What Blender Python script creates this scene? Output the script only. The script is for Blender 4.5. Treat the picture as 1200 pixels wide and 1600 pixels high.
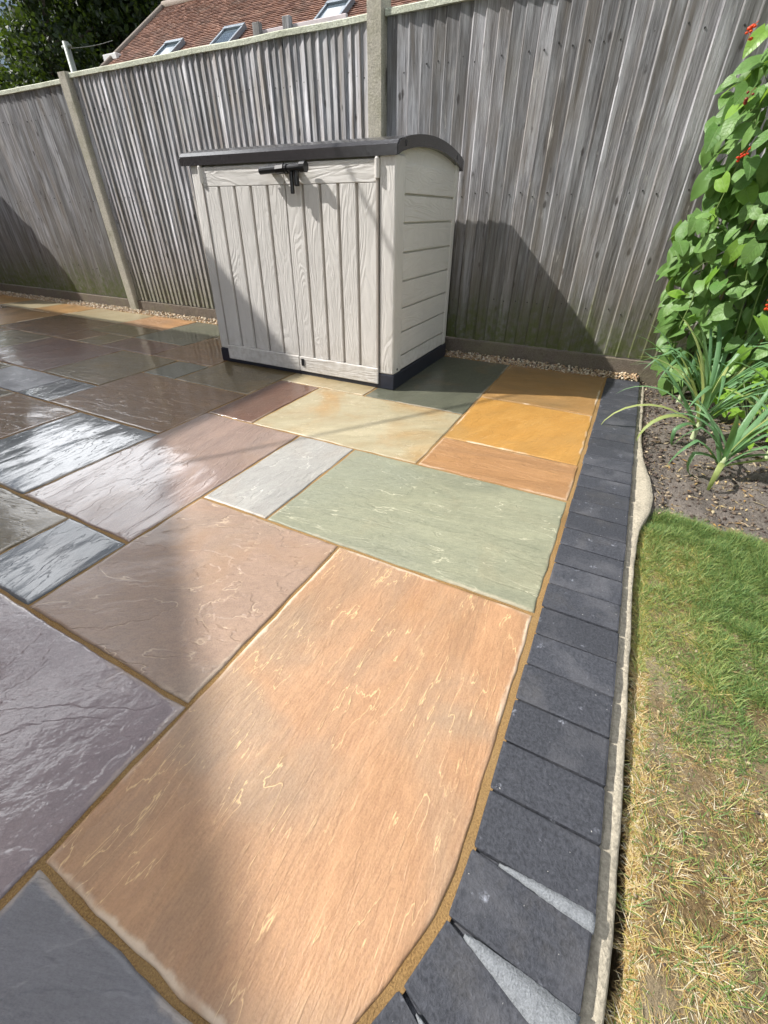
import bpy, bmesh, math, random
import numpy as np
from mathutils import Vector, Matrix, Euler, noise
random.seed(7); rng = np.random.default_rng(7)
R = math.radians
sc = bpy.context.scene
for o in list(bpy.data.objects): bpy.data.objects.remove(o)
COL = sc.collection

# ------------------------------------------------------------------ camera
cam_d = bpy.data.cameras.new('camera'); cam = bpy.data.objects.new('camera', cam_d); COL.objects.link(cam)
cam.location = (0.6026, -0.8583, 0.8642)
cam.rotation_euler = (0.956627, -0.003096, 0.480235)
cam_d.sensor_fit = 'AUTO'; cam_d.sensor_width = 36.0; cam_d.lens = 661.63 / 1600 * 36.0
cam_d.clip_start = 0.02; cam_d.clip_end = 2000
sc.camera = cam
sc.render.resolution_x = 768; sc.render.resolution_y = 1024

# ------------------------------------------------------------------ light
SUN = Vector((0.672, 0.271, -0.689)).normalized()          # direction the light travels
sl = bpy.data.lights.new('sun', 'SUN'); sl.energy = 5.0; sl.angle = R(0.53); sl.color = (1.0, 0.968, 0.92)
so = bpy.data.objects.new('sun', sl); COL.objects.link(so)
so.rotation_euler = SUN.to_track_quat('-Z', 'Y').to_euler(); so.location = (-6, -3, 9)
w = bpy.data.worlds.new('World'); sc.world = w; w.use_nodes = True
wn = w.node_tree; wn.nodes.clear()
sky = wn.nodes.new('ShaderNodeTexSky'); sky.sky_type = 'NISHITA'; sky.sun_disc = False
sky.sun_elevation = R(43.6); sky.sun_rotation = math.atan2(-SUN.x, -SUN.y)
sky.air_density = 1.0; sky.dust_density = 1.5; sky.ozone_density = 1.0
bg = wn.nodes.new('ShaderNodeBackground'); bg.inputs[1].default_value = 0.043
# broken white cloud all over the sky
tc = wn.nodes.new('ShaderNodeTexCoord')
mp = wn.nodes.new('ShaderNodeMapping'); mp.inputs['Scale'].default_value = (1.0, 1.0, 2.2); mp.inputs['Location'].default_value = (15.3, 8.1, 3.33)
nz = wn.nodes.new('ShaderNodeTexNoise'); nz.inputs['Scale'].default_value = 2.3; nz.inputs['Detail'].default_value = 6; nz.inputs['Roughness'].default_value = 0.55
rp = wn.nodes.new('ShaderNodeMapRange'); rp.inputs[1].default_value = 0.50; rp.inputs[2].default_value = 0.64; rp.interpolation_type = 'SMOOTHSTEP'
mx = wn.nodes.new('ShaderNodeMix'); mx.data_type = 'RGBA'; mx.inputs[7].default_value = (84.0, 85.5, 88.0, 1)
L = wn.links.new
L(tc.outputs['Generated'], mp.inputs[0]); L(mp.outputs[0], nz.inputs['Vector']); L(nz.outputs[0], rp.inputs[0])
L(rp.outputs[0], mx.inputs[0]); L(sky.outputs[0], mx.inputs[6]); L(mx.outputs[2], bg.inputs[0])
wo = wn.nodes.new('ShaderNodeOutputWorld'); L(bg.outputs[0], wo.inputs[0])
sc.view_settings.view_transform = 'Standard'; sc.view_settings.look = 'None'
sc.view_settings.exposure = 0.46; sc.view_settings.gamma = 1.0; sc.view_settings.use_curve_mapping = False
sc.render.engine = 'CYCLES'

# ------------------------------------------------------------------ helpers
def tag(o, label=None, cat=None, group=None, kind=None):
    if label: o['label'] = label
    if cat: o['category'] = cat
    if group: o['group'] = group
    if kind: o['kind'] = kind
    return o
def link(name, me, mat=None, parent=None):
    o = bpy.data.objects.new(name, me); COL.objects.link(o)
    if mat is not None and me is not None:
        for m_ in (mat if isinstance(mat, (list, tuple)) else [mat]):
            if m_.name not in [x.name for x in me.materials if x]: me.materials.append(m_)
    if parent is not None: o.parent = parent
    return o
def empty(name, loc=(0, 0, 0), rz=0):
    o = bpy.data.objects.new(name, None); COL.objects.link(o); o.location = loc; o.rotation_euler.z = rz
    o.empty_display_size = 0.1
    return o
def from_np(name, v, f, smooth=False):
    me = bpy.data.meshes.new(name)
    me.from_pydata([tuple(map(float, p)) for p in v], [], [tuple(map(int, q)) for q in f]); me.update()
    if smooth: me.polygons.foreach_set('use_smooth', [True] * len(me.polygons))
    return me
def fast_mesh(name, v, faces_list, mats_list=None, smooth=False):
    """v (n,3); faces_list: list of int arrays (k,3) or (k,4)"""
    me = bpy.data.meshes.new(name)
    v = np.asarray(v, np.float32)
    tot = sum(len(f) for f in faces_list); loops = np.concatenate([np.asarray(f).ravel() for f in faces_list]).astype(np.int32)
    sizes = np.concatenate([np.full(len(f), f.shape[1]) for f in faces_list]).astype(np.int32)
    start = np.concatenate([[0], np.cumsum(sizes)[:-1]]).astype(np.int32)
    me.vertices.add(len(v)); me.vertices.foreach_set('co', v.ravel())
    me.loops.add(len(loops)); me.loops.foreach_set('vertex_index', loops)
    me.polygons.add(tot); me.polygons.foreach_set('loop_start', start)
    try: me.polygons.foreach_set('loop_total', sizes)
    except Exception: pass
    if mats_list is not None: me.polygons.foreach_set('material_index', np.concatenate(mats_list).astype(np.int32))
    if smooth: me.polygons.foreach_set('use_smooth', np.ones(tot, bool))
    me.update(calc_edges=True); me.validate()
    return me
def bm_box(bm, x0, x1, y0, y1, z0, z1, bev=0.0, seg=1):
    r = bmesh.ops.create_cube(bm, size=1.0)
    vs = r['verts']
    for v in vs:
        v.co = Vector((x0 if v.co.x < 0 else x1, y0 if v.co.y < 0 else y1, z0 if v.co.z < 0 else z1))
    if bev:
        es = list({e for v in vs for e in v.link_edges})
        bmesh.ops.bevel(bm, geom=es, offset=bev, segments=seg, affect='EDGES', profile=0.6)
def bm_tube(bm, p0, p1, r0, r1=None, n=10, caps=True):
    p0 = Vector(p0); p1 = Vector(p1); r1 = r0 if r1 is None else r1
    d = (p1 - p0); q = d.to_track_quat('Z', 'Y').to_matrix()
    a = []; b = []
    for i in range(n):
        t = 2 * math.pi * i / n; c = Vector((math.cos(t), math.sin(t), 0))
        a.append(bm.verts.new(p0 + q @ (c * r0))); b.append(bm.verts.new(p1 + q @ (c * r1)))
    for i in range(n):
        j = (i + 1) % n; bm.faces.new((a[i], a[j], b[j], b[i]))
    if caps:
        bm.faces.new(a[::-1]); bm.faces.new(b)
def bm_poly_extrude(bm, pts2, axis, a0, a1):
    """extrude 2d polygon along an axis ('x': pts are (y,z); 'y': (x,z); 'z': (x,y))"""
    def P(p, a): return {'x': (a, p[0], p[1]), 'y': (p[0], a, p[1]), 'z': (p[0], p[1], a)}[axis]
    A = [bm.verts.new(P(p, a0)) for p in pts2]; B = [bm.verts.new(P(p, a1)) for p in pts2]
    n = len(pts2)
    for i in range(n):
        j = (i + 1) % n; bm.faces.new((A[i], A[j], B[j], B[i]))
    bm.faces.new(A[::-1]); bm.faces.new(B)
def done(bm, name, mat=None, parent=None, smooth=False, loc=None):
    bmesh.ops.recalc_face_normals(bm, faces=bm.faces[:])
    if loc is not None:
        for v in bm.verts: v.co -= Vector(loc)
    me = bpy.data.meshes.new(name); bm.to_mesh(me); bm.free()
    if smooth: me.polygons.foreach_set('use_smooth', [True] * len(me.polygons))
    o = link(name, me, mat, parent)
    if loc is not None: o.location = loc
    return o
def box(name, x0, x1, y0, y1, z0, z1, mat, parent=None, bev=0.0, seg=1):
    bm = bmesh.new(); bm_box(bm, x0, x1, y0, y1, z0, z1, bev, seg)
    return done(bm, name, mat, parent)

# ------------------------------------------------------------------ materials
class MT:
    def __init__(s, name, rough=0.7, spec=0.5):
        s.m = bpy.data.materials.new(name); s.m.use_nodes = True; s.nt = s.m.node_tree
        s.b = s.nt.nodes['Principled BSDF']; s.b.inputs['Roughness'].default_value = rough
        s.b.inputs['Specular IOR Level'].default_value = spec
        s.out = s.nt.nodes['Material Output']
    def n(s, t, ins=None, **kw):
        nd = s.nt.nodes.new('ShaderNode' + t)
        for k, v in kw.items(): setattr(nd, k, v)
        if ins:
            for k, v in ins.items():
                sk = nd.inputs[k]
                if hasattr(v, 'is_output'): s.nt.links.new(v, sk)
                else: sk.default_value = v
        return nd
    def l(s, a, b): s.nt.links.new(a, b)
    def coord(s, kind='Object', scale=(1, 1, 1), loc=(0, 0, 0), rot=(0, 0, 0), rand=False):
        t = s.n('TexCoord').outputs[kind]
        if rand:
            oi = s.n('ObjectInfo').outputs['Random']
            k = s.n('Math', {0: oi, 1: 53.0}, operation='MULTIPLY').outputs[0]
            c = s.n('CombineXYZ', {0: k, 1: k, 2: k}).outputs[0]
            t = s.n('VectorMath', {0: t, 1: c}, operation='ADD').outputs[0]
        return s.n('Mapping', {0: t, 1: loc, 2: rot, 3: scale}).outputs[0]
    def noise(s, vec, scale, detail=4, rough=0.55, dist=0.0):
        return s.n('TexNoise', {'Vector': vec, 'Scale': scale, 'Detail': detail, 'Roughness': rough, 'Distortion': dist}).outputs[0]
    def rng(s, v, a, b, c=0.0, d=1.0, smooth=False):
        nd = s.n('MapRange', {0: v, 1: a, 2: b, 3: c, 4: d})
        if smooth: nd.interpolation_type = 'SMOOTHSTEP'
        return nd.outputs[0]
    def math(s, op, a, b=0.0):
        return s.n('Math', {0: a, 1: b}, operation=op).outputs[0]
    def mix(s, f, a, b, mode='MIX'):
        nd = s.n('Mix', data_type='RGBA', blend_type=mode)
        for k, v in ((0, f), (6, a), (7, b)):
            if hasattr(v, 'is_output'): s.l(v, nd.inputs[k])
            else: nd.inputs[k].default_value = (*v, 1) if isinstance(v, tuple) and len(v) == 3 else v
        return nd.outputs[2]
    def bump(s, h, dist=0.01, strength=1.0, normal=None):
        ins = {'Height': h, 'Distance': dist, 'Strength': strength}
        if normal is not None: ins['Normal'] = normal
        return s.n('Bump', ins).outputs[0]
    def base(s, v):
        if hasattr(v, 'is_output'): s.l(v, s.b.inputs['Base Color'])
        else: s.b.inputs['Base Color'].default_value = (*v, 1)
    def set(s, **kw):
        for k, v in kw.items():
            sk = s.b.inputs[k.replace('_', ' ')]
            if hasattr(v, 'is_output'): s.l(v, sk)
            else: sk.default_value = v
def lin(r, g, b):
    f = lambda c: (c / 255 / 12.92) if c / 255 <= 0.04045 else ((c / 255 + 0.055) / 1.055) ** 2.4
    return (f(r), f(g), f(b))

def m_plain(name, col, rough=0.6, spec=0.5, var=0.12, scale=30, bump=0.0, metallic=0.0):
    t = MT(name, rough, spec); v = t.coord()
    n = t.noise(v, scale, 5)
    a = tuple(c * (1 - var) for c in col); b = tuple(min(1, c * (1 + var)) for c in col)
    t.base(t.mix(t.rng(n, 0.3, 0.7), a, b)); t.set(Metallic=metallic)
    if bump: t.set(Normal=t.bump(n, bump))
    return t.m

def m_slab(name, c1, c2, c3, vein, seed, ang=0.0, veins=0.5, wet=0.7, crough=0.12, relief=1.0, streak=3.5, edge=0.28, k3=0.5, und=1.0, pit=1.0, blot=0.3, vm=0.5, stp=1.0, ior=1.42):
    t = MT(name, 0.42, 0.45)
    sd = (seed * 3.17 % 29, seed * 5.31 % 31, seed * 1.7 % 17)
    v = t.coord('Object', loc=sd, rot=(0, 0, R(ang)))
    vs = t.n('Mapping', {0: v, 3: (streak, 1.0, 1.0)}).outputs[0]
    n1 = t.noise(vs, 5.5, 7, 0.62, 0.5)
    n2 = t.noise(v, 2.1, 4, 0.5, 0.6)
    n3 = t.noise(vs, 2.4, 5, 0.54, 0.35)
    n4 = t.noise(v, 7.0, 3)
    n5 = t.noise(vs, 42, 5, 0.65)
    n6 = t.noise(v, 260, 3, 0.6)
    col = t.mix(t.rng(n1, 0.33, 0.67), c1, c2)
    col = t.mix(t.rng(n2, k3 - 0.03, k3 + 0.16, 0, 0.85, True), col, c3)
    col = t.mix(t.rng(n6, 0.38, 0.72, 0.0, 0.42), col, tuple(c * 0.55 for c in c1))
    col = t.mix(t.rng(n5, 0.35, 0.65, 0, 1), t.mix(0.12, col, (0.02, 0.015, 0.01)), t.mix(0.08, col, vein))
    bl = t.math('MULTIPLY', t.rng(t.noise(v, 3.4, 5, 0.6, 0.8), 0.56, 0.70, 0, 1, True), blot)
    col = t.mix(bl, col, t.mix(0.55, c1, (0.36, 0.19, 0.06)))
    bd_ = t.noise(vs, 1.7, 5, 0.6, 0.5)
    col = t.mix(t.rng(bd_, 0.35, 0.5, 0.22, 0, True), col, tuple(c * 0.55 for c in c3))
    col = t.mix(t.rng(bd_, 0.55, 0.68, 0, 0.28, True), col, tuple(min(1, c * 1.25) for c in c2))
    # broken riven lines : contour lines of the stretched noise
    x = t.math('MULTIPLY', n3, 9.0)
    fr = t.math('FRACT', x); fl = t.math('FLOOR', x)
    pp = t.math('PINGPONG', t.math('ADD', x, 0.5), 0.5)       # 0.5 on the step
    ln = t.rng(pp, 0.45, 0.492, 0, 1, True)
    msk = t.rng(n4, vm, vm + 0.12, 0, 1, True)
    ln = t.math('MULTIPLY', ln, msk)
    col = t.mix(t.math('MULTIPLY', ln, veins), col, vein)
    ed = t.n('Attribute', attribute_name='edge_d', attribute_type='GEOMETRY').outputs['Fac']
    em = t.math('MULTIPLY', t.rng(t.math('ADD', ed, t.math('MULTIPLY', t.math('SUBTRACT', t.noise(v, 38, 4), 0.5), 0.02)), 0.004, 0.013, 1, 0, True), t.rng(t.noise(v, 3.2, 3), 0.50, 0.58, 0, edge, True))
    col = t.mix(em, col, (0.66, 0.53, 0.39))
    t.base(col)
    step = t.math('ADD', fl, t.rng(fr, 0.0, 0.16, 0, 1, True))
    h = t.math('ADD', t.math('MULTIPLY', step, 0.0018 * relief * stp), t.math('MULTIPLY', n5, 0.0022 * relief))
    h = t.math('ADD', h, t.math('MULTIPLY', n1, 0.0055 * relief))
    und_ = t.noise(vs, 3.6, 2, 0.45, 0.4)
    hc = t.math('ADD', t.math('MULTIPLY', und_, 0.0017 * relief * und), t.math('MULTIPLY', step, 0.0005 * relief))
    hc = t.math('ADD', hc, t.math('MULTIPLY', t.noise(vs, 24, 4, 0.6), 0.0008 * relief * pit))
    hb = t.math('ADD', h, t.math('MULTIPLY', n6, 0.0005))
    t.set(Normal=t.bump(hb, 1.0, 0.85))
    wm = t.rng(n2, 0.28, 0.62, wet * wet * 0.85, wet, True)
    t.set(Coat_Weight=wm, Coat_IOR=ior, Coat_Normal=t.bump(hc, 1.0, 1.0))
    t.set(Coat_Roughness=t.rng(n4, 0.3, 0.7, crough * 0.6, crough * 1.5))
    t.set(Roughness=t.rng(n5, 0.3, 0.7, 0.38, 0.6))
    return t.m

def m_joint():
    t = MT('jointing_sand', 0.8, 0.3); v = t.coord()
    a = t.noise(v, 330, 4, 0.7); b = t.noise(v, 9, 3)
    c = t.mix(t.rng(a, 0.3, 0.7), (0.15, 0.08, 0.025), (0.50, 0.30, 0.11))
    c = t.mix(t.rng(b, 0.35, 0.7, 0, 0.5), c, (0.36, 0.24, 0.11))
    c = t.mix(t.rng(t.noise(v, 3.3, 4), 0.48, 0.68, 0, 0.4, True), c, (0.12, 0.07, 0.028))
    t.base(c); t.set(Normal=t.bump(a, 0.005, 1.0))
    return t.m
def m_block(seed):
    t = MT('charcoal_block_%d' % seed, 0.72, 0.4); v = t.coord(rand=True)
    a = t.noise(v, 170, 5, 0.7); b = t.noise(v, 9, 4, 0.6); d = t.noise(v, 24, 3)
    c = t.mix(t.rng(a, 0.35, 0.7), (0.028, 0.030, 0.037), (0.072, 0.076, 0.090))
    c = t.mix(t.rng(b, 0.5, 0.75, 0, 0.55), c, (0.135, 0.135, 0.145))
    sp = t.rng(t.noise(v, 140, 2, 0.5), 0.745, 0.79)
    c = t.mix(sp, c, (0.45, 0.44, 0.42))
    ef = t.math('MULTIPLY', t.rng(d, 0.66, 0.74), t.rng(a, 0.42, 0.6))
    c = t.mix(t.math('MULTIPLY', ef, 0.6), c, (0.42, 0.44, 0.50))
    oi = t.n('ObjectInfo').outputs['Random']; k_ = t.rng(oi, 0, 1, 0.84, 1.16)
    c = t.mix(1.0, c, t.n('CombineColor', {0: k_, 1: k_, 2: k_}).outputs[0], 'MULTIPLY')
    c = t.mix(t.rng(t.noise(v, 5, 5, 0.65), 0.54, 0.72, 0, 0.22), c, (0.17, 0.15, 0.12))
    t.base(c); t.set(Normal=t.bump(a, 0.0032, 1.0))
    t.set(Roughness=t.rng(b, 0.3, 0.7, 0.55, 0.8))
    return t.m
def m_fence(name, tone=1.0, green=0.55, warm=0.5):
    t = MT(name, 0.78, 0.3)
    v = t.coord('Object', rand=True)
    g = t.n('Mapping', {0: v, 3: (1, 1, 0.03)}).outputs[0]
    g2 = t.n('Mapping', {0: v, 3: (1, 1, 0.09)}).outputs[0]
    n1 = t.noise(g, 120, 5, 0.7, 0.3); n2 = t.noise(g2, 22, 5, 0.65, 0.5); n3 = t.noise(v, 3.0, 3)
    oi = t.n('ObjectInfo').outputs['Random']
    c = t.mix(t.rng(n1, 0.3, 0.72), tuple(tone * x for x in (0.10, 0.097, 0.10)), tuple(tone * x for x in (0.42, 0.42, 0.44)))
    c = t.mix(t.rng(n2, 0.46, 0.64, 0, 0.8), c, tuple(tone * x for x in (0.56, 0.57, 0.60)))
    c = t.mix(t.rng(t.noise(g2, 13, 4, 0.6, 0.4), 0.54, 0.66, 0, 0.7), c, tuple(tone * x for x in (0.15, 0.13, 0.11)))
    c = t.mix(t.rng(n3, 0.45, 0.7, 0, warm), c, tuple(tone * x for x in (0.27, 0.235, 0.19)))
    c = t.mix(1.0, c, t.n('CombineColor', {0: t.rng(oi, 0, 1, 0.72, 1.18), 1: t.rng(oi, 0, 1, 0.72, 1.16), 2: t.rng(oi, 0, 1, 0.71, 1.15)}).outputs[0], 'MULTIPLY')
    fk = t.math('MULTIPLY', t.rng(t.noise(t.n('Mapping', {0: v, 3: (1, 1, 0.16)}).outputs[0], 30, 6, 0.75, 0.6), 0.57, 0.66, 0, 1, True), t.rng(t.noise(v, 4.5, 3), 0.45, 0.62))
    c = t.mix(t.math('MULTIPLY', fk, 0.6), c, tuple(tone * x for x in (0.60, 0.58, 0.54)))
    st_ = t.rng(t.noise(t.n('Mapping', {0: v, 3: (1, 1, 0.25)}).outputs[0], 12, 5, 0.7), 0.62, 0.72, 0, 0.65, True)
    c = t.mix(st_, c, tuple(tone * x for x in (0.085, 0.08, 0.075)))
    # knots
    kv = t.n('Mapping', {0: v, 3: (1, 0.02, 0.42)}).outputs[0]
    vor = t.n('TexVoronoi', {'Vector': kv, 'Scale': 11.0, 'Randomness': 1.0}).outputs['Distance']
    kn = t.rng(t.math('ADD', vor, t.math('MULTIPLY', t.noise(v, 60, 2), 0.08)), 0.10, 0.17, 0.8, 0, True)
    c = t.mix(kn, c, (0.055, 0.048, 0.045))
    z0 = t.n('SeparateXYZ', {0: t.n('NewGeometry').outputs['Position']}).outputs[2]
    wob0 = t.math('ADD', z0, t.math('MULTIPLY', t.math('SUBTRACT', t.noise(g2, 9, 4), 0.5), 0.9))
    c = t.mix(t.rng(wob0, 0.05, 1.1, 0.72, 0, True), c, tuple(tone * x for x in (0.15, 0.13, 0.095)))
    # algae near the ground and damp
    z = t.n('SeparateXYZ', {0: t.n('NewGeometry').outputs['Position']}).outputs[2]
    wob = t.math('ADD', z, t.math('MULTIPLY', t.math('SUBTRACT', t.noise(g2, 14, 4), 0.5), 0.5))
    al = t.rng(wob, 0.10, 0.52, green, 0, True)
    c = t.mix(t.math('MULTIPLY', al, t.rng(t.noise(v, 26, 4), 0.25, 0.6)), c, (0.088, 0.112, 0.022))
    
    t.base(c); t.set(Normal=t.bump(t.math('ADD', n1, t.math('MULTIPLY', n2, 0.8)), 0.006, 0.9))
    return t.m
def m_concrete(name, col=(0.36, 0.33, 0.27), algae=0.4, sc_=1.0):
    t = MT(name, 0.85, 0.25); v = t.coord(rand=True)
    a = t.noise(v, 130 * sc_, 5, 0.7); b = t.noise(v, 7 * sc_, 4); d = t.noise(v, 19 * sc_, 4)
    c = t.mix(t.rng(a, 0.3, 0.7), tuple(x * 0.65 for x in col), tuple(min(1, x * 1.35) for x in col))
    c = t.mix(t.rng(b, 0.45, 0.72, 0, algae), c, (0.22, 0.22, 0.10))
    c = t.mix(t.rng(d, 0.6, 0.75, 0, 0.5), c, tuple(x * 0.4 for x in col))
    t.base(c); t.set(Normal=t.bump(t.math('ADD', a, t.math('MULTIPLY', d, 1.5)), 0.004, 1.0))
    return t.m
def m_plastic_wood(name, col, axis='z', scale=1.0):
    t = MT(name, 0.48, 0.5); v = t.coord('Object', rand=True)
    s_ = {'z': (1, 1, 0.16), 'x': (0.16, 1, 1), 'y': (1, 0.16, 1)}[axis]
    g = t.n('Mapping', {0: v, 3: s_}).outputs[0]
    n = t.noise(g, 8.5 * scale, 3, 0.45, 0.7)
    x = t.math('PINGPONG', t.math('MULTIPLY', n, 17.0), 0.5)
    f = t.noise(g, 120, 3)
    h = t.math('ADD', x, t.math('MULTIPLY', f, 0.35))
    a = t.noise(v, 3.5, 4)
    c = t.mix(t.rng(a, 0.3, 0.7), tuple(q * 0.93 for q in col), tuple(min(1, q * 1.04) for q in col))
    c = t.mix(t.rng(x, 0.0, 0.10, 0.16, 0), c, tuple(q * 0.62 for q in col))
    z = t.n('SeparateXYZ', {0: t.n('NewGeometry').outputs['Position']}).outputs[2]
    c = t.mix(t.math('MULTIPLY', t.rng(z, 0.05, 0.28, 0.35, 0, True), t.rng(t.noise(v, 30, 4), 0.4, 0.65)), c, (0.34, 0.29, 0.22))
    t.base(c); t.set(Normal=t.bump(h, 0.0032, 0.85))
    return t.m
def m_leaf(name, c1, c2, trans=0.35, rough=0.45, scale=25, spec=0.4, veins=False):
    t = MT(name, rough, spec); v = t.coord('Object')
    n = t.noise(v, scale, 4); oi = t.n('ObjectInfo').outputs['Random']
    f = t.math('ADD', t.math('MULTIPLY', n, 0.5), t.math('MULTIPLY', oi, 0.55))
    c = t.mix(t.rng(f, 0.1, 0.9), c1, c2)
    if veins:
        sx = t.n('SeparateXYZ', {0: v}); ax_ = t.math('ABSOLUTE', sx.outputs[0])
        q_ = t.math('PINGPONG', t.math('MULTIPLY', t.math('SUBTRACT', sx.outputs[1], t.math('MULTIPLY', ax_, 0.75)), 6.5), 0.5)
        vn = t.math('MAXIMUM', t.rng(q_, 0.0, 0.07, 1, 0, True), t.rng(ax_, 0.008, 0.022, 1, 0, True))
        c = t.mix(t.math('MULTIPLY', vn, 0.22), c, (0.30, 0.42, 0.16))
        c = t.mix(t.rng(t.noise(t.coord('Object', rand=True), 5, 4), 0.66, 0.76, 0, 0.4), c, (0.30, 0.30, 0.07))
        t.base(c); t.set(Normal=t.bump(t.math('SUBTRACT', t.noise(v, 2.5, 1), t.math('MULTIPLY', vn, 0.5)), 0.006, 0.6))
    else:
        t.base(c); t.set(Normal=t.bump(t.noise(v, scale * 5, 3), 0.003, 0.6))
    tr = t.n('BsdfTranslucent', {0: t.mix(0.55, c, (0.35, 0.55, 0.04))})
    ms = t.n('MixShader', {0: trans, 1: t.b.outputs[0], 2: tr.outputs[0]})
    t.l(ms.outputs[0], t.out.inputs[0])
    return t.m
def m_soil(name, a_, b_, c_):
    t = MT(name, 0.95, 0.15); v = t.coord()
    a = t.noise(v, 70, 6, 0.7); b = t.noise(v, 6, 4); d = t.noise(v, 220, 4, 0.7)
    c = t.mix(t.rng(a, 0.3, 0.7), a_, b_); c = t.mix(t.rng(b, 0.45, 0.7, 0, 0.8), c, c_)
    c = t.mix(t.rng(d, 0.6, 0.75, 0, 0.6), c, tuple(min(1, x * 1.8) for x in c_))
    t.base(c); t.set(Normal=t.bump(t.math('ADD', a, t.math('MULTIPLY', d, 0.5)), 0.02, 1.0))
    return t.m

M = {}
M['joint'] = m_joint()
M['block'] = [m_block(i) for i in range(3)]
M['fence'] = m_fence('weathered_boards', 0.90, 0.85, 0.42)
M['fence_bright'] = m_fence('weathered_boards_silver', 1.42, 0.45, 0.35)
M['cap'] = m_concrete('capping_rail_algae', (0.60, 0.62, 0.50), 0.3)
M['fresh'] = m_plain('fresh_board_edge', (0.74, 0.65, 0.48), 0.7, 0.3, 0.25, 40)
M['nail'] = m_plain('rusty_nail', (0.02, 0.018, 0.017), 0.6)
M['post'] = m_concrete('concrete_post', (0.45, 0.42, 0.35), 0.4)
M['gboard'] = m_concrete('gravel_board', (0.17, 0.14, 0.11), 0.3)
M['footing'] = m_concrete('footing_concrete', (0.44, 0.39, 0.30), 0.05)
M['mortar'] = m_concrete('grey_mortar', (0.27, 0.285, 0.30), 0.0, 3.0)
M['plastic_v'] = m_plastic_wood('beige_resin_grain_upright', (0.665, 0.64, 0.605), 'z')
M['plastic_h'] = m_plastic_wood('beige_resin_grain_lying', (0.665, 0.64, 0.605), 'x')
M['plastic_s'] = m_plastic_wood('beige_resin_side_grain', (0.665, 0.64, 0.605), 'y')
M['plastic'] = m_plain('beige_resin', (0.66, 0.632, 0.595), 0.5, 0.5, 0.05, 6)
M['groove'] = m_plain('taupe_resin', (0.36, 0.325, 0.29), 0.6, 0.4, 0.06, 8)
M['lid'] = m_plain('charcoal_resin', (0.034, 0.032, 0.034), 0.22, 0.9, 0.12, 60, 0.0006)
M['navy'] = m_plain('navy_resin_base', (0.018, 0.021, 0.034), 0.42, 0.5, 0.2, 30)
M['black'] = m_plain('black_resin', (0.012, 0.013, 0.015), 0.28, 0.6, 0.2, 30)
M['bean'] = m_leaf('bean_leaf', (0.065, 0.165, 0.03), (0.18, 0.32, 0.085), 0.25, 0.48, 6, 0.45, True)
M['bean2'] = m_leaf('bean_leaf_young', (0.14, 0.30, 0.03), (0.24, 0.42, 0.06), 0.38, 0.4, 6, 0.5, True)
M['stem'] = m_plain('bean_stem', (0.13, 0.20, 0.05), 0.6)
M['cane'] = m_plain('bamboo_cane', (0.38, 0.28, 0.13), 0.5, 0.4, 0.25, 12)
M['red'] = m_leaf('scarlet_petal', (0.75, 0.035, 0.012), (0.85, 0.09, 0.02), 0.3)
M['darkred'] = m_leaf('spent_petal', (0.14, 0.015, 0.015), (0.24, 0.03, 0.02), 0.2)
M['leek'] = m_leaf('leek_leaf', (0.085, 0.20, 0.085), (0.19, 0.34, 0.16), 0.30, 0.42, 12)
M['leek_old'] = m_leaf('leek_leaf_pale', (0.30, 0.38, 0.12), (0.42, 0.46, 0.18), 0.35, 0.5, 12)
M['leek_stem'] = m_plain('leek_stem', (0.48, 0.55, 0.32), 0.5, 0.4, 0.2, 20)
M['lime'] = m_leaf('lime_leaf', (0.17, 0.36, 0.03), (0.34, 0.56, 0.07), 0.45)
M['soil'] = m_soil('garden_soil', (0.085, 0.073, 0.064), (0.28, 0.245, 0.21), (0.30, 0.26, 0.225))
M['thatch'] = m_soil('lawn_thatch', (0.11, 0.07, 0.03), (0.34, 0.24, 0.12), (0.40, 0.33, 0.22))
M['peb'] = [m_plain('pebble_%d' % i, c, 0.55, 0.4, 0.2, 60) for i, c in enumerate([(0.52, 0.40, 0.26), (0.38, 0.25, 0.14), (0.66, 0.58, 0.45), (0.30, 0.22, 0.17)])]
M['crumb'] = [m_plain('crumb_%d' % i, c, 0.9, 0.2, 0.2, 60) for i, c in enumerate([(0.08, 0.06, 0.05), (0.15, 0.115, 0.085), (0.34, 0.27, 0.18), (0.46, 0.38, 0.24)])]
M['grass'] = [m_leaf('grass_%d' % i, a, b, 0.14, 0.55, 4) for i, (a, b) in enumerate([
    ((0.070, 0.135, 0.032), (0.115, 0.20, 0.05)), ((0.15, 0.21, 0.045), (0.23, 0.28, 0.08)),
    ((0.40, 0.34, 0.07), (0.50, 0.42, 0.12)), ((0.52, 0.37, 0.16), (0.64, 0.50, 0.26)), ((0.30, 0.17, 0.055), (0.40, 0.24, 0.09)), ((0.66, 0.58, 0.42), (0.74, 0.67, 0.5))])]

# ------------------------------------------------------------------ ground sheet
t = MT('distant_ground', 0.95, 0.1); v_ = t.coord()
t.base(t.mix(t.noise(v_, 0.4, 6), (0.05, 0.07, 0.025), (0.10, 0.12, 0.05))); M['ground'] = t.m
tag(link('ground', from_np('ground', [(-600, -600, -.16), (600, -600, -.16), (600, 600, -.16), (-600, 600, -.16)], [(0, 1, 2, 3)]), M['ground']), kind='structure')

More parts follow.
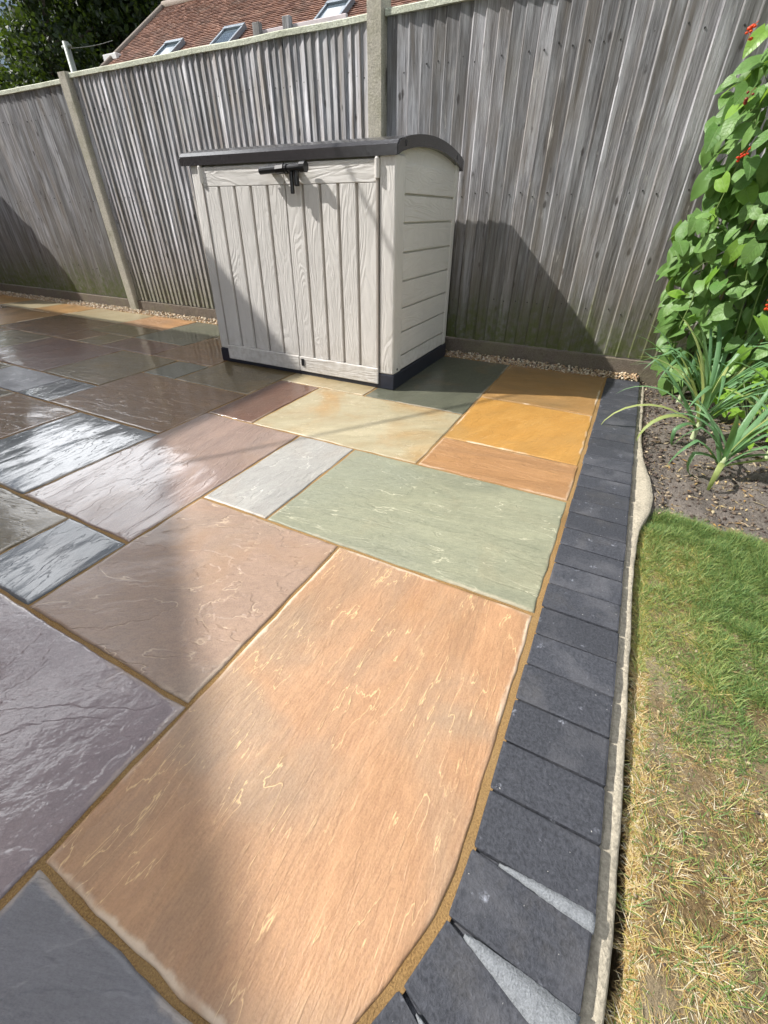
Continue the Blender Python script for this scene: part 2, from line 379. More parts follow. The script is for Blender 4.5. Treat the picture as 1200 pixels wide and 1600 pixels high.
# ------------------------------------------------------------------ edging path : inner edge of the charcoal blocks
MOD = 0.303
path = []                                   # one entry per block: (start point, heading angle)
px_, py_ = 0.6185, 2.238
for i in range(28):
    path.append((px_, py_, 0.0)); py_ -= 0.1
for a in (4.3, 17.8, 24, 32, 40, 49, 58, 67, 76, 84, 90, 90, 90, 90, 90, 90, 90, 90):
    th = R(a); path.append((px_, py_, th)); px_ -= 0.1015 * math.sin(th); py_ -= 0.1015 * math.cos(th)
edge_pts = [(a, b) for a, b, c in path] + [(px_, py_)]
edge_th = [c for a, b, c in path] + [path[-1][2]]
def edge_x(y):
    for (a, b), (c, d) in zip(edge_pts[:-1], edge_pts[1:]):
        if d <= y <= b and b > d + 1e-4:
            return a + (c - a) * (b - y) / (b - d)
    return edge_pts[0][0] if y > edge_pts[0][1] else -1.0
def path_off(i, o):
    th = edge_th[i] if i == 0 else 0.5 * (edge_th[i] + edge_th[i - 1])
    return (edge_pts[i][0] + o * math.cos(th), edge_pts[i][1] - o * math.sin(th))

# patio: bed of jointing sand with the slabs set in it
inner = [path_off(i, 0.006) for i in range(len(edge_pts))]
ring = [(-8.2, 2.262)] + [(inner[0][0], 2.262)] + inner + [(-8.2, inner[-1][1])]
patio = link('patio', from_np('patio', [(x, y, -0.0028) for x, y in ring], [tuple(range(len(ring)))[::-1]]), M['joint'])
bm = bmesh.new(); bm.from_mesh(patio.data); bmesh.ops.recalc_face_normals(bm, faces=bm.faces[:])
if bm.faces[:][0].normal.z < 0: bmesh.ops.reverse_faces(bm, faces=bm.faces[:])
bmesh.ops.triangulate(bm, faces=bm.faces[:]); bm.to_mesh(patio.data); bm.free()
tag(patio, kind='structure')

S = lambda r, g, b: lin(r, g, b)
PAL = {  # c1, c2, c3, vein, options
 'orange_tan': ((0.425, 0.225, 0.112), (0.50, 0.28, 0.145), (0.36, 0.245, 0.155), (0.80, 0.56, 0.28), dict(veins=0.6, relief=0.6, streak=5.5, wet=0.62, crough=0.22, edge=0.75, vm=0.45, stp=-0.5, k3=0.47)),
 'green': ((0.235, 0.245, 0.165), (0.30, 0.30, 0.20), (0.26, 0.275, 0.20), (0.56, 0.53, 0.38), dict(ang=80, veins=0.75, vm=0.50, relief=0.8, wet=0.5, crough=0.22, blot=0.12)),
 'pink_tan': ((0.335, 0.225, 0.16), (0.39, 0.26, 0.18), (0.33, 0.24, 0.175), (0.52, 0.39, 0.27), dict(ang=60, veins=0.8, vm=0.47, wet=0.65, crough=0.12, streak=2.0)),
 'purple': ((0.225, 0.17, 0.17), (0.285, 0.22, 0.215), (0.25, 0.19, 0.19), (0.30, 0.24, 0.23), dict(ang=50, veins=0.3, wet=0.95, crough=0.07, relief=0.9, streak=1.5, und=0.35, pit=2.2, blot=0.15, ior=1.6)),
 'blue_grey': ((0.13, 0.13, 0.145), (0.17, 0.165, 0.175), (0.155, 0.15, 0.155), (0.25, 0.24, 0.25), dict(ang=70, veins=0.3, wet=0.75, crough=0.2, relief=0.9, und=0.4, blot=0.1)),
 'rose': ((0.27, 0.185, 0.15), (0.33, 0.225, 0.175), (0.30, 0.215, 0.175), (0.42, 0.32, 0.25), dict(ang=-8, veins=0.25, wet=0.95, crough=0.04, relief=0.8, pit=0.5, ior=1.6)),
 'silver': ((0.32, 0.305, 0.28), (0.40, 0.385, 0.35), (0.35, 0.34, 0.315), (0.60, 0.58, 0.52), dict(ang=15, veins=0.8, wet=0.5, crough=0.22, blot=0.1)),
 'slate': ((0.075, 0.085, 0.09), (0.11, 0.12, 0.125), (0.09, 0.10, 0.105), (0.2, 0.2, 0.2), dict(ang=-5, veins=0.25, wet=1.0, crough=0.022, relief=1.0, blot=0.08, pit=0.35, und=1.3, ior=1.62)),
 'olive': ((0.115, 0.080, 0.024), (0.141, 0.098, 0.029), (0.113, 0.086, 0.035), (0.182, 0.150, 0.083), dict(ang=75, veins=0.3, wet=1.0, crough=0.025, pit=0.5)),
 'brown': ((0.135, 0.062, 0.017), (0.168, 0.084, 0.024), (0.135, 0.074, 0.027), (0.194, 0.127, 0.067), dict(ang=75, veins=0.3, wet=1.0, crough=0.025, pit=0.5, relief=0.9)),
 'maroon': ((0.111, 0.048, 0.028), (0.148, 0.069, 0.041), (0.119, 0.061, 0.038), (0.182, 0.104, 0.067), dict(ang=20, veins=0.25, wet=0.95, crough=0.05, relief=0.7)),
 'cream_yellow': ((0.40, 0.345, 0.21), (0.46, 0.40, 0.26), (0.44, 0.245, 0.07), (0.66, 0.58, 0.40), dict(ang=60, veins=0.5, wet=0.55, crough=0.2, relief=0.7, k3=0.5)),
 'amber': ((0.46, 0.225, 0.042), (0.53, 0.28, 0.065), (0.45, 0.26, 0.08), (0.60, 0.42, 0.2), dict(ang=30, veins=0.25, wet=0.6, crough=0.18, relief=0.6, edge=0.95)),
 'rust': ((0.36, 0.185, 0.075), (0.44, 0.235, 0.10), (0.33, 0.19, 0.10), (0.52, 0.33, 0.17), dict(ang=85, veins=0.45, wet=0.5, crough=0.22, streak=5.0, edge=0.3)),
 'tawny': ((0.33, 0.175, 0.05), (0.40, 0.225, 0.08), (0.30, 0.185, 0.075), (0.5, 0.34, 0.17), dict(ang=80, veins=0.25, wet=0.7, crough=0.14, edge=0.95, relief=0.6)),
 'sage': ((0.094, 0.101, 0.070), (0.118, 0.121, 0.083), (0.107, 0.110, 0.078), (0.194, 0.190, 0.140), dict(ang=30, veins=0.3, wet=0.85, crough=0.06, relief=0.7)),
 'sand': ((0.34, 0.28, 0.16), (0.40, 0.33, 0.20), (0.36, 0.27, 0.14), (0.5, 0.43, 0.3), dict(ang=40, veins=0.35, wet=0.7, crough=0.14)),
}
SLABS = [ # u0,u1,v0,v1,palette, label
 (0, 2, -3, 0, 'orange_tan', 'large orange tan slab with a curved cut edge beside the edging'), (-1, 2, 0, 2, 'green', 'large pale green slab'), (-2, 0, -2, 0, 'pink_tan', None),
 (-3, 0, -4, -2, 'purple', 'wet purple grey slab'), (0, 2, -5, -3, 'blue_grey', None), (-4, -2, -1, 2, 'rose', None), (-2, -1, 0, 2, 'silver', 'small silver grey slab'),
 (-3, -2, -2, -1, 'slate', None), (-5, -3, -3, -1, 'olive', None), (-6, -4, -1, 1, 'slate', None), (-7, -4, 1, 3, 'brown', None),
 (-4, -3, 2, 4, 'maroon', None), (-3, 0, 2, 4, 'cream_yellow', 'cream slab with an orange stain'), (0, 2, 2, 3, 'rust', None), (0, 2, 3, 5, 'amber', 'bright amber slab'), (0, 2, 5, 7.33, 'tawny', None),
 (-2, 0, 4, 7.33, 'sage', None), (-4, -2, 4, 7.33, 'sand', None), (-6, -4, 3, 5, 'olive', None), (-7, -6, 3, 4, 'sage', None), (-8, -6, 4, 6, 'brown', None),
 (-6, -4, 5, 7.33, 'maroon', None), (-8, -6, 6, 7.33, 'olive', None),
 (-9, -7, 2, 4, 'olive', None), (-12, -9, 2, 4, 'maroon', None), (-8, -7, 1, 2, 'slate', None), (-10, -8, 1, 2, 'blue_grey', None), (-8, -6, -1, 1, 'brown', None),
 (-10, -8, 4, 5, 'maroon', None), (-10, -8, 5, 7.33, 'sage', None), (-11, -10, 4, 5, 'olive', None), (-12, -11, 4, 5, 'brown', None), (-12, -10, 5, 6, 'olive', None), (-12, -10, 6, 7.33, 'rust', None),
 (-12, -10, 1, 2, 'olive', None), (-15, -12, 4, 6, 'brown', None), (-15, -12, 6, 7.33, 'sand', None), (-14, -12, 2, 4, 'olive', None), (-16, -14, 1, 4, 'brown', None),
 (-14, -12, 1, 2, 'slate', None), (-18, -15, 4, 6, 'tawny', None), (-17, -15, 6, 7.33, 'tawny', None), (-19, -17, 6, 7.33, 'sand', None), (-20, -18, 4, 6, 'brown', None), (-22, -19, 6, 7.33, 'amber', None),
 (-18, -16, 1, 4, 'rust', None), (-20, -18, 2, 4, 'olive', None), (-22, -20, 2, 4, 'brown', None), (-22, -20, 4, 6, 'sage', None), (-25, -22, 4, 7.33, 'tawny', None), (-25, -22, 1, 4, 'olive', None), (-22, -18, 1, 2, 'slate', None),
 (-10, -8, -1, 1, 'olive', None), (-13, -10, -1, 1, 'slate', None), (-15, -13, -1, 1, 'brown', None), (-17, -15, -1, 1, 'rose', None), (-20, -17, -1, 1, 'sage', None), (-25, -20, -1, 1, 'brown', None),
 (-7, -5, -3, -1, 'rose', None), (-9, -7, -3, -1, 'sage', None), (-11, -9, -4, -1, 'brown', None), (-14, -11, -4, -1, 'olive', None), (-18, -14, -4, -1, 'maroon', None), (-25, -18, -4, -1, 'sage', None),
 (-5, -3, -5, -3, 'sand', None), (-9, -5, -5, -3, 'purple', None), (-3, -1, -5, -4, 'rust', None), (-1, 0, -5, -4, 'sage', None),
]
def slab(k, u0, u1, v0, v1, pal, label):
    jx = 0.0045 + random.random() * 0.0015
    x0, x1, y0, y1 = u0 * MOD + jx, u1 * MOD - jx, v0 * MOD + jx, v1 * MOD - jx
    if abs(u1 - 2) < 1e-6: x1 = 0.604
    cx, cy = 0.5 * (x0 + x1), 0.5 * (y0 + y1)
    near = (cx > -3.2 and cy > -1.4)
    st = 0.022 if (near and cx > -1.6) else (0.04 if near else 0.12)
    def coords(a, b):
        n = max(3, int(round((b - a) / st)))
        c = list(np.linspace(a + 0.014, b - 0.014, n))
        return [a, a + 0.0035, a + 0.008] + c + [b - 0.008, b - 0.0035, b]
    X, Y = coords(x0, x1), coords(y0, y1)
    nx, ny = len(X), len(Y)
    sd = Vector((k * 7.13, k * 3.7, k * 1.9))
    ang = R(PAL[pal][4].get('ang', 0)); ca, sa = math.cos(ang), math.sin(ang)
    V = []; E = []
    tilt = ((random.random() - .5) * 0.004, (random.random() - .5) * 0.004)
    for j, y in enumerate(Y):
        lim = x1
        if abs(u1 - 2) < 1e-6 and y < -0.45:
            e = edge_x(y); lim = min(x1, e - 0.0145)
            if y < -1.0: lim = min(lim, edge_x(y) - 0.0145)
        for i, x in enumerate(X):
            xx = x0 + (x - x0) * (lim - x0) / (x1 - x0)
            dd = min(xx - x0, lim - xx, y - y0, y1 - y)
            wx = wy = 0.0
            f = max(0, 1 - dd / 0.02)
            a = 0.0045 if near else 0.003
            if i <= 2 or i >= nx - 3: wx = f * a * noise.noise(Vector((0, y * 14, 3 * (i > 3))) + sd) + f * .0012 * noise.noise(Vector((0, y * 70, 3 * (i > 3))) + sd)
            if j <= 2 or j >= ny - 3: wy = f * a * noise.noise(Vector((x * 14, 0, 5 + 3 * (j > 3))) + sd) + f * .0012 * noise.noise(Vector((x * 70, 0, 5 + 3 * (j > 3))) + sd)
            q = Vector(((ca * (x - cx) - sa * (y - cy)), sa * (x - cx) + ca * (y - cy), 0))
            z = 0.0018 * noise.noise(Vector((q.x * 9, q.y * 4, 0)) + sd) + 0.0009 * noise.noise(Vector((q.x * 30, q.y * 11, 0)) + sd)
            z += tilt[0] * (x - cx) + tilt[1] * (y - cy)
            drop = max(0, 1 - dd / 0.005); z -= 0.0028 * drop ** 1.6
            z += 0.0012
            V.append((xx + wx - cx, y + wy - cy, z)); E.append(dd)
    F = [(j * nx + i, j * nx + i + 1, (j + 1) * nx + i + 1, (j + 1) * nx + i) for j in range(ny - 1) for i in range(nx - 1)]
    bd = [i for i in range(nx)] + [j * nx + nx - 1 for j in range(1, ny)] + [(ny - 1) * nx + i for i in range(nx - 2, -1, -1)] + [j * nx for j in range(ny - 2, 0, -1)]
    b0 = len(V)
    for q in bd: V.append((V[q][0], V[q][1], -0.024)); E.append(0.0)
    m_ = len(bd)
    for i in range(m_):
        j = (i + 1) % m_; F.append((bd[j], bd[i], b0 + i, b0 + j))
    me = from_np('paving_slab', V, F, True)
    at = me.attributes.new('edge_d', 'FLOAT', 'POINT'); at.data.foreach_set('value', [float(x) for x in E])
    c1, c2, c3, ve, op = PAL[pal]
    jit = lambda c, s: tuple(max(0.01, x * s) for x in c)
    s_ = 1 + (random.random() - .5) * 0.16
    if near: mat = m_slab('sandstone_%s_%d' % (pal, k), jit(c1, s_), jit(c2, s_), jit(c3, s_), ve, k + 1, **op)
    else:
        if ('far', pal) not in M: M[('far', pal)] = m_slab('sandstone_%s_far' % pal, c1, c2, c3, ve, 40 + len(M), **op)
        mat = M[('far', pal)]
    o = link('paving_slab', me, mat, patio); o.location = (cx, cy, 0)
    if label: o['label'] = label
    return o
for k, s_ in enumerate(SLABS): slab(k, *s_)

# ------------------------------------------------------------------ block edging
def strip(name, offs_in, offs_out, z_top, z_bot, mat, wob=0.0, ztop_wob=0.0, sub=4):
    V = []; F = []; P = []
    n = len(edge_pts)
    for i in range(n - 1):
        for s in range(sub):
            P.append(i + s / sub)
    P.append(n - 1)
    for q in P:
        i = min(int(q), n - 2); f = q - i
        a = path_off(i, 0); b = path_off(i + 1, 0)
        x = a[0] + (b[0] - a[0]) * f; y = a[1] + (b[1] - a[1]) * f
        th0 = edge_th[i] if i == 0 else .5 * (edge_th[i] + edge_th[i - 1]); th1 = .5 * (edge_th[i + 1] + edge_th[i])
        th = th0 + (th1 - th0) * f
        oi, oo = offs_in(y, q), offs_out(y, q)
        oo += wob * (noise.noise(Vector((x * 9, y * 9, 0))) + 0.6 * noise.noise(Vector((x * 33, y * 33, 4))))
        for o_, z in ((oi, z_bot), (oi, z_top), (oi + (oo - oi) * .33, z_top), (oi + (oo - oi) * .66, z_top), (oo - 0.004, z_top), (oo, z_top - 0.006), (oo + 0.004, z_bot)):
            zz = z + (ztop_wob * noise.noise(Vector((x * 25 + o_ * 40, y * 25, 7))) if z > z_bot else 0)
            V.append((x + o_ * math.cos(th), y - o_ * math.sin(th), zz))
    k = 7
    for i in range(len(P) - 1):
        for j in range(k - 1):
            F.append((i * k + j, (i + 1) * k + j, (i + 1) * k + j + 1, i * k + j + 1))
    me = from_np(name, V, F, True)
    bm = bmesh.new(); bm.from_mesh(me); bmesh.ops.recalc_face_normals(bm, faces=bm.faces[:]); bm.to_mesh(me); bm.free()
    return link(name, me, mat)
edging = strip('patio_edging', lambda y, q: 0.004, lambda y, q: 0.190, -0.010, -0.06, M['block'][0], 0, 0.001, 1)
tag(edging, kind='structure')
def foot_out(y, q):
    if q > 27: return 0.2235
    return 0.2245 + 0.052 * math.exp(-((y - .82) / (.20 if y < .82 else .30)) ** 2)
footing = strip('concrete_footing', lambda y, q: 0.19, foot_out, -0.0215, -0.15, M['footing'], 0.0022, 0.004, 8)
tag(footing, kind='structure')

def block_mesh(seed):
    bm = bmesh.new(); bm_box(bm, 0, 0.191, -0.0975, 0, -0.058, 0.0, 0.0055, 2)
    r_ = random.Random(seed)
    for v in bm.verts:
        v.co += Vector((r_.uniform(-1, 1), r_.uniform(-1, 1), r_.uniform(-1, 1))) * 0.0007
    bmesh.ops.recalc_face_normals(bm, faces=bm.faces[:])
    me = bpy.data.meshes.new('edging_block'); bm.to_mesh(me); bm.free()
    me.polygons.foreach_set('use_smooth', [False] * len(me.polygons))
    me.materials.append(M['block'][seed % 3]); return me
BM_ = [block_mesh(i) for i in range(6)]
for i, (x, y, th) in enumerate(path):
    o = bpy.data.objects.new('edging_block', BM_[(i * 5 + 2) % 6]); COL.objects.link(o); o.parent = edging
    o.location = (x + random.uniform(-.0015, .0015), y - 0.001, random.uniform(-.0012, .0015) + 0.001)
    o.rotation_euler = (random.uniform(-.006, .006), random.uniform(-.004, .004), -th + random.uniform(-.004, .004))
# mortar wedges between the fanned blocks
def wedge(i, t0):
    x, y, th = path[i]; thp = path[i - 1][2]
    a0, a1 = -thp, -th
    def P(o_, a, e): return (x + o_ * math.cos(a) + e * math.sin(a) * 0, y + o_ * math.sin(a))
    V = []; n = 22; F = []
    for j in range(n + 1):
        o_ = t0 + (0.190 - t0) * j / n
        w0 = P(o_, a0, 0); w1 = P(o_, a1, 0)
        e_ = 0.0042 * min(1, j / n * 1.6) + 0.0013 * noise.noise(Vector((o_ * 120, i, 2)))
        w0 = (w0[0] + e_ * math.sin(thp), w0[1] + e_ * math.cos(thp)); w1 = (w1[0] - e_ * math.sin(th), w1[1] - e_ * math.cos(th))
        g = 0.0010 * noise.noise(Vector((o_ * 150, i, 0)))
        V += [(w0[0], w0[1] - 0.0005 + g, -0.006 + 0.0092 * min(1, j / 2)), (.5 * (w0[0] + w1[0]), .5 * (w0[1] + w1[1]), 0.0045 + 0.002 * noise.noise(Vector((o_ * 60, i, 3)))), (w1[0], w1[1] - 0.001 + g, -0.006 + 0.0092 * min(1, j / 2)),
              (w0[0], w0[1], -0.03), (w1[0], w1[1], -0.03)]
    for j in range(n):
        b = j * 5; c = b + 5
        F += [(b, b + 1, c + 1, c), (b + 1, b + 2, c + 2, c + 1), (b + 3, b, c, c + 3), (b + 2, b + 4, c + 4, c + 2)]
    b = n * 5; F += [(b + 3, b + 4, b + 2, b + 1), (b + 3, b + 1, b)]
    me = from_np('mortar_infill', V, F, True)
    bm = bmesh.new(); bm.from_mesh(me); bmesh.ops.recalc_face_normals(bm, faces=bm.faces[:]); bm.to_mesh(me); bm.free()
    o = link('mortar_infill', me, M['mortar'], edging)
for i in range(28, 28 + 12):
    if path[i][2] - path[i - 1][2] > 0.01: wedge(i, 0.045 if i == 28 else 0.03)

# ------------------------------------------------------------------ fence
FY = 2.385
POSTS = [-7.05, -4.10, -1.125, 1.86]
def board_mesh(p, side, z0, z1, seed, edge_mat):
    """one feather-edge board; side=+1: thick edge towards +x; local x from 0 (left) to p"""
    r_ = random.Random(seed)
    tk, tn = (0.026 if side > 0 else 0.019) + r_.uniform(-.002, .003), 0.004 + r_.uniform(0, .001)
    ov = 0.028
    ch = 0.0072 + r_.uniform(-.001, .001)
    if side > 0: prof = [(-ov, 0), (-ov, -tn), (p - 0.002, -tk), (p, -tk + 0.002), (p, 0)]
    else: prof = [(p + ov, 0), (p + ov, -tn), (ch, -tk), (0, -tk + ch), (0, 0)]
    nz = 7; V = []; F = []; mi = []
    n = len(prof)
    ph = r_.uniform(0, 9)
    for k in range(nz):
        f = k / (nz - 1); z = z0 + (z1 - z0) * f
        wx = 0.0018 * noise.noise(Vector((seed * 3.3, z * 1.8, ph))); wy = -abs(0.004 * noise.noise(Vector((seed * 1.7, z * 1.1, ph + 5))))
        for x, y in prof:
            V.append((x + wx, y + (wy if y < -0.003 else 0), z + (0.004 * r_.random() if k == nz - 1 else 0)))
    for k in range(nz - 1):
        for j in range(n):
            a, b = k * n + j, k * n + (j + 1) % n
            F.append((a, b, b + n, a + n)); mi.append(1 if (side < 0 and j == 2) else 0)
    F.append(tuple(range(n - 1, -1, -1))); mi.append(0); F.append(tuple((nz - 1) * n + j for j in range(n))); mi.append(0)
    me = from_np('board', V, F)
    bm = bmesh.new(); bm.from_mesh(me); bmesh.ops.recalc_face_normals(bm, faces=bm.faces[:]); bm.to_mesh(me); bm.free()
    return me
def panel(x0, x1, pitch, side, label, mat, ztop, dy=0.0, seed=0, edge_mat=None):
    root = empty('closeboard_fence', ((x0 + x1) / 2, FY, 0)); tag(root, label, 'fence', 'closeboard fence panels along the back')
    n = int(round((x1 - x0) / pitch)); p = (x1 - x0) / n
    cx = (x0 + x1) / 2
    for i in range(n):
        zt = ztop(x0 + p * i)
        me = board_mesh(p, side, 0.105, zt, seed + i, edge_mat)
        me.materials.append(mat); me.materials.append(edge_mat if edge_mat else mat)
        o = link('board', me, None, root); o.location = (x0 + p * i - cx, dy + random.uniform(-.0015, .0015), 0)
        o.rotation_euler.y = random.uniform(-.003, .003)
    # capping rail (split in lengths), gravel board, rails behind
    zt0, zt1 = ztop(x0), ztop(x1)
    bm = bmesh.new()
    m_ = 24
    prof = [(-0.036, -0.002), (-0.036, 0.023), (-0.028, 0.029), (0.030, 0.029), (0.032, -0.002)]
    rings = []
    for k in range(m_ + 1):
        x = x0 + (x1 - x0) * k / m_; z = zt0 + (zt1 - zt0) * k / m_
        rings.append([bm.verts.new((x - cx, dy + y + 0.001 * noise.noise(Vector((x * 7, y * 50, seed))), z + zz + 0.0035 * noise.noise(Vector((x * 2.5, 3, seed))))) for y, zz in prof])
    for a, b in zip(rings[:-1], rings[1:]):
        for j in range(5): bm.faces.new((a[j], a[(j + 1) % 5], b[(j + 1) % 5], b[j]))
    bm.faces.new(rings[0]); bm.faces.new(rings[-1][::-1])
    done(bm, 'capping_rail', M['cap'], root)
    bm = bmesh.new(); bm_box(bm, x0 - cx, x1 - cx, dy - 0.030, dy + 0.02, -0.1, 0.098, 0.004, 1); done(bm, 'gravel_board', M['gboard'], root)
    for zr in (0.35, 0.95, 1.55):
        bm = bmesh.new(); bm_box(bm, x0 - cx, x1 - cx, dy + 0.004, dy + 0.07, zr - 0.04, zr + 0.04); done(bm, 'arris_rail', M['fence'], root)
    # nail heads, too small to pick apart
    bm = bmesh.new()
    for i in range(n):
        for zr in (0.37, 0.96, 1.57):
            xx = x0 + p * (i + 0.5) - cx + random.uniform(-.01, .01); zz = zr + random.uniform(-.02, .02)
            yy = dy - (0.0155 if side < 0 else 0.0195)
            bm_tube(bm, (xx, yy + .004, zz), (xx, yy - 0.0012, zz), 0.0045, 0.004, 6)
    tag(done(bm, 'nail_heads', M['nail'], root), kind='stuff')
    return root
zt = lambda x: 1.795 if x < -4 else 1.795
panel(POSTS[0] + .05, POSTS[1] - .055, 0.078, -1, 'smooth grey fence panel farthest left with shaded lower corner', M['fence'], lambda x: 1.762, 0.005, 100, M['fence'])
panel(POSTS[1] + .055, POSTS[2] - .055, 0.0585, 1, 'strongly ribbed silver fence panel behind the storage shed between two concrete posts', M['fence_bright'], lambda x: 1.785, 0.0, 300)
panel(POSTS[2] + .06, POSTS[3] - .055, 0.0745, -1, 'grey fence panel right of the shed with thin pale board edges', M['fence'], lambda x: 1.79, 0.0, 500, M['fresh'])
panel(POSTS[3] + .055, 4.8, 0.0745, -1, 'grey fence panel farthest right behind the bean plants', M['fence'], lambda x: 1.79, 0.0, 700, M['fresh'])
def cpost(x, zt_, label):
    bm = bmesh.new()
    bm_poly_extrude(bm, [(-.054, -.045), (-.046, -.058), (.046, -.058), (.054, -.045), (.054, .05), (-.054, .05)], 'z', -0.3, zt_ - 0.012)
    f = [f for f in bm.faces if f.calc_center_median().z > 1]; f = max(bm.faces, key=lambda f: f.calc_center_median().z)
    r_ = bmesh.ops.inset_region(bm, faces=[f], thickness=0.012, depth=0.0)
    for v in f.verts: v.co.z += 0.012
    o = done(bm, 'fence_post', M['post']); o.location = (x, FY, 0)
    tag(o, label, 'fence post', 'concrete fence posts')
cpost(POSTS[0], 1.80, 'concrete fence post in the shaded corner at the far left')
cpost(POSTS[1], 1.822, 'concrete fence post left of the shed standing fully in view')
cpost(POSTS[2], 1.875, 'concrete fence post rising behind the shed lid')
cpost(POSTS[3], 1.86, 'concrete fence post hidden behind the bean plants')
# ------------------------------------------------------------------ gravel strip in front of the fence
ico = bmesh.new(); bmesh.ops.create_icosphere(ico, subdivisions=1, radius=1); ico.verts.ensure_lookup_table()
IV = np.array([v.co[:] for v in ico.verts]); IF = np.array([[v.index for v in f.verts] for f in ico.faces]); ico.free()
def scatter_stones(name, pts, rad, mats, flat=0.65, weights=None):
    n = len(pts)
    sc_ = rad[:, None] * np.c_[rng.uniform(.75, 1.35, n), rng.uniform(.6, 1.0, n), rng.uniform(flat * .8, flat * 1.25, n)]
    loc = IV[None] * (1 + rng.uniform(-.38, .38, (n, len(IV), 1))) * sc_[:, None]
    a = rng.uniform(0, 6.28, n); b = rng.uniform(-.5, .5, n)
    ca, sa, cb, sb = np.cos(a), np.sin(a), np.cos(b), np.sin(b)
    x = loc[..., 0] * cb[:, None] + loc[..., 2] * sb[:, None]; z = -loc[..., 0] * sb[:, None] + loc[..., 2] * cb[:, None]; y = loc[..., 1]
    V = np.stack([x * ca[:, None] - y * sa[:, None], x * sa[:, None] + y * ca[:, None], z], -1) + pts[:, None]
    F = (IF[None] + (np.arange(n) * len(IV))[:, None, None]).reshape(-1, 3)
    mi = np.repeat(rng.choice(len(mats), n, p=weights), len(IF))
    me = fast_mesh(name, V.reshape(-1, 3), [F], [mi])
    o = link(name, me)
    for m_ in mats: me.materials.append(m_)
    return o
n = 7200
gx = rng.uniform(-7.3, 0.80, n); gy = np.where(gx > .62, rng.uniform(2.245, 2.352, n), rng.uniform(2.226, 2.352, n)); keep = ~((gx > .6) & (gy < 2.25))
gz = rng.uniform(-0.012, 0.006, n) + np.clip((gy - 2.26) * .12, 0, .01)
g = scatter_stones('gravel', np.c_[gx, gy, gz][keep], rng.uniform(0.0045, 0.0105, n)[keep], M['peb'], 0.7, [.36, .26, .26, .12])
tag(g, 'strip of small tan pebbles along the foot of the fence', 'gravel', kind='stuff')

# ------------------------------------------------------------------ storage shed
X0, X1, Y0, Y1 = -1.855, -0.497, 1.372, 2.225
shed = empty('storage_shed', ((X0 + X1) / 2, (Y0 + Y1) / 2, 0))
tag(shed, 'beige resin storage shed with double doors, dark arched lid and navy base', 'storage shed')
C0 = Vector(shed.location)
def sb(name, x0, x1, y0, y1, z0, z1, mat, parent=shed, bev=0.003, seg=2):
    off = C0
    bm = bmesh.new(); bm_box(bm, x0 - off.x, x1 - off.x, y0 - off.y, y1 - off.y, z0, z1, bev, seg)
    return done(bm, name, mat, parent)
# body core (grooves show it)
sb('body', X0 + .035, X1 - .022, Y0 + .016, Y1, 0.05, 1.085, M['groove'], bev=0.002)
# base plinth
sb('base', X0 - .004, X1 + .006, Y0 - .004, Y1 + .004, 0.001, 0.088, M['navy'], bev=0.006)
# arched end gable above the body
def arch_z(y, lift=0.0):
    f = (y - 1.79) / 0.44
    return 1.183 - 0.053 * f * f + lift
bm = bmesh.new()
ys = np.linspace(Y0 + .02, Y1 - .02, 12)
bm_poly_extrude(bm, [(Y0 + .02 - C0.y, 1.05)] + [(y - C0.y, arch_z(y) - 0.046) for y in ys] + [(Y1 - .02 - C0.y, 1.05)], 'x', X0 + .04 - C0.x, X1 - 0.012 - C0.x)
done(bm, 'gable', M['plastic_s'], shed)
# lid
bm = bmesh.new()
ys = np.linspace(1.358, 2.25, 22)
outer = [(y - C0.y, arch_z(y)) for y in ys]; outer[0] = (outer[0][0], arch_z(ys[0]) - .013); outer[1] = (ys[0] + .016 - C0.y, arch_z(ys[0]) + 0.003)
inn = [(y - C0.y, arch_z(y) - 0.047 - (0.006 if (y < 1.38 or y > 2.22) else 0)) for y in ys[::-1]]
bm_poly_extrude(bm, outer + inn, 'x', X0 - .004 - C0.x, X1 + 0.016 - C0.x)
es = [e for e in bm.edges if abs(e.verts[0].co.x - e.verts[1].co.x) < 1e-5 and (e.verts[0].co.z > 1.09)]
bmesh.ops.bevel(bm, geom=[e for e in es if len(e.link_faces) == 2 and any(len(f.verts) > 6 for f in e.link_faces)], offset=0.005, segments=2, affect='EDGES')
lid = done(bm, 'lid', M['lid'], shed)
for yy in (1.44, 2.13):
    sb('slot', X1 + .014, X1 + .0185, yy - .005, yy + .005, arch_z(yy) - .034, arch_z(yy) - .013, M['black'], lid, bev=0.001)
# corner posts
for xa, xb in ((X0, X0 + .088), (X1 - .092, X1)):
    bm = bmesh.new(); bm_box(bm, xa - C0.x, xb - C0.x, Y0 - C0.y, Y0 + .105 - C0.y, 0.088, 1.088, 0.012, 4); done(bm, 'corner_post', M['plastic_v'], shed, True)
bm = bmesh.new(); bm_box(bm, X1 - .08 - C0.x, X1 - C0.x, Y1 - .055 - C0.y, Y1 + .002 - C0.y, 0.088, 1.10, 0.01, 3); done(bm, 'corner_post', M['plastic_v'], shed, True)
# side siding
zs = [0.092, 0.176, 0.306, 0.432, 0.565, 0.696, 0.824, 0.941, 1.066]
side = sb('side_panel', X1 - .03, X1 - .017, Y0 + .10, Y1 - .05, 0.09, 1.07, M['plastic'])
for a, b in zip(zs[:-1], zs[1:]):
    bm = bmesh.new(); bm_box(bm, X1 - .02 - C0.x, X1 - .006 - C0.x, Y0 + .106 - C0.y, Y1 - .056 - C0.y, a + .004, b - .004, 0.0035, 2)
    for v in bm.verts:
        if v.co.x > X1 - .012 - C0.x: v.co.x += 0.005 * (1 - (v.co.z - a) / (b - a))
    done(bm, 'siding_board', M['plastic_s'], side)
sb('screw_cap', X1 - .0015, X1 + .004, Y0 + .045, Y0 + .057, 0.105, 0.117, M['black'])
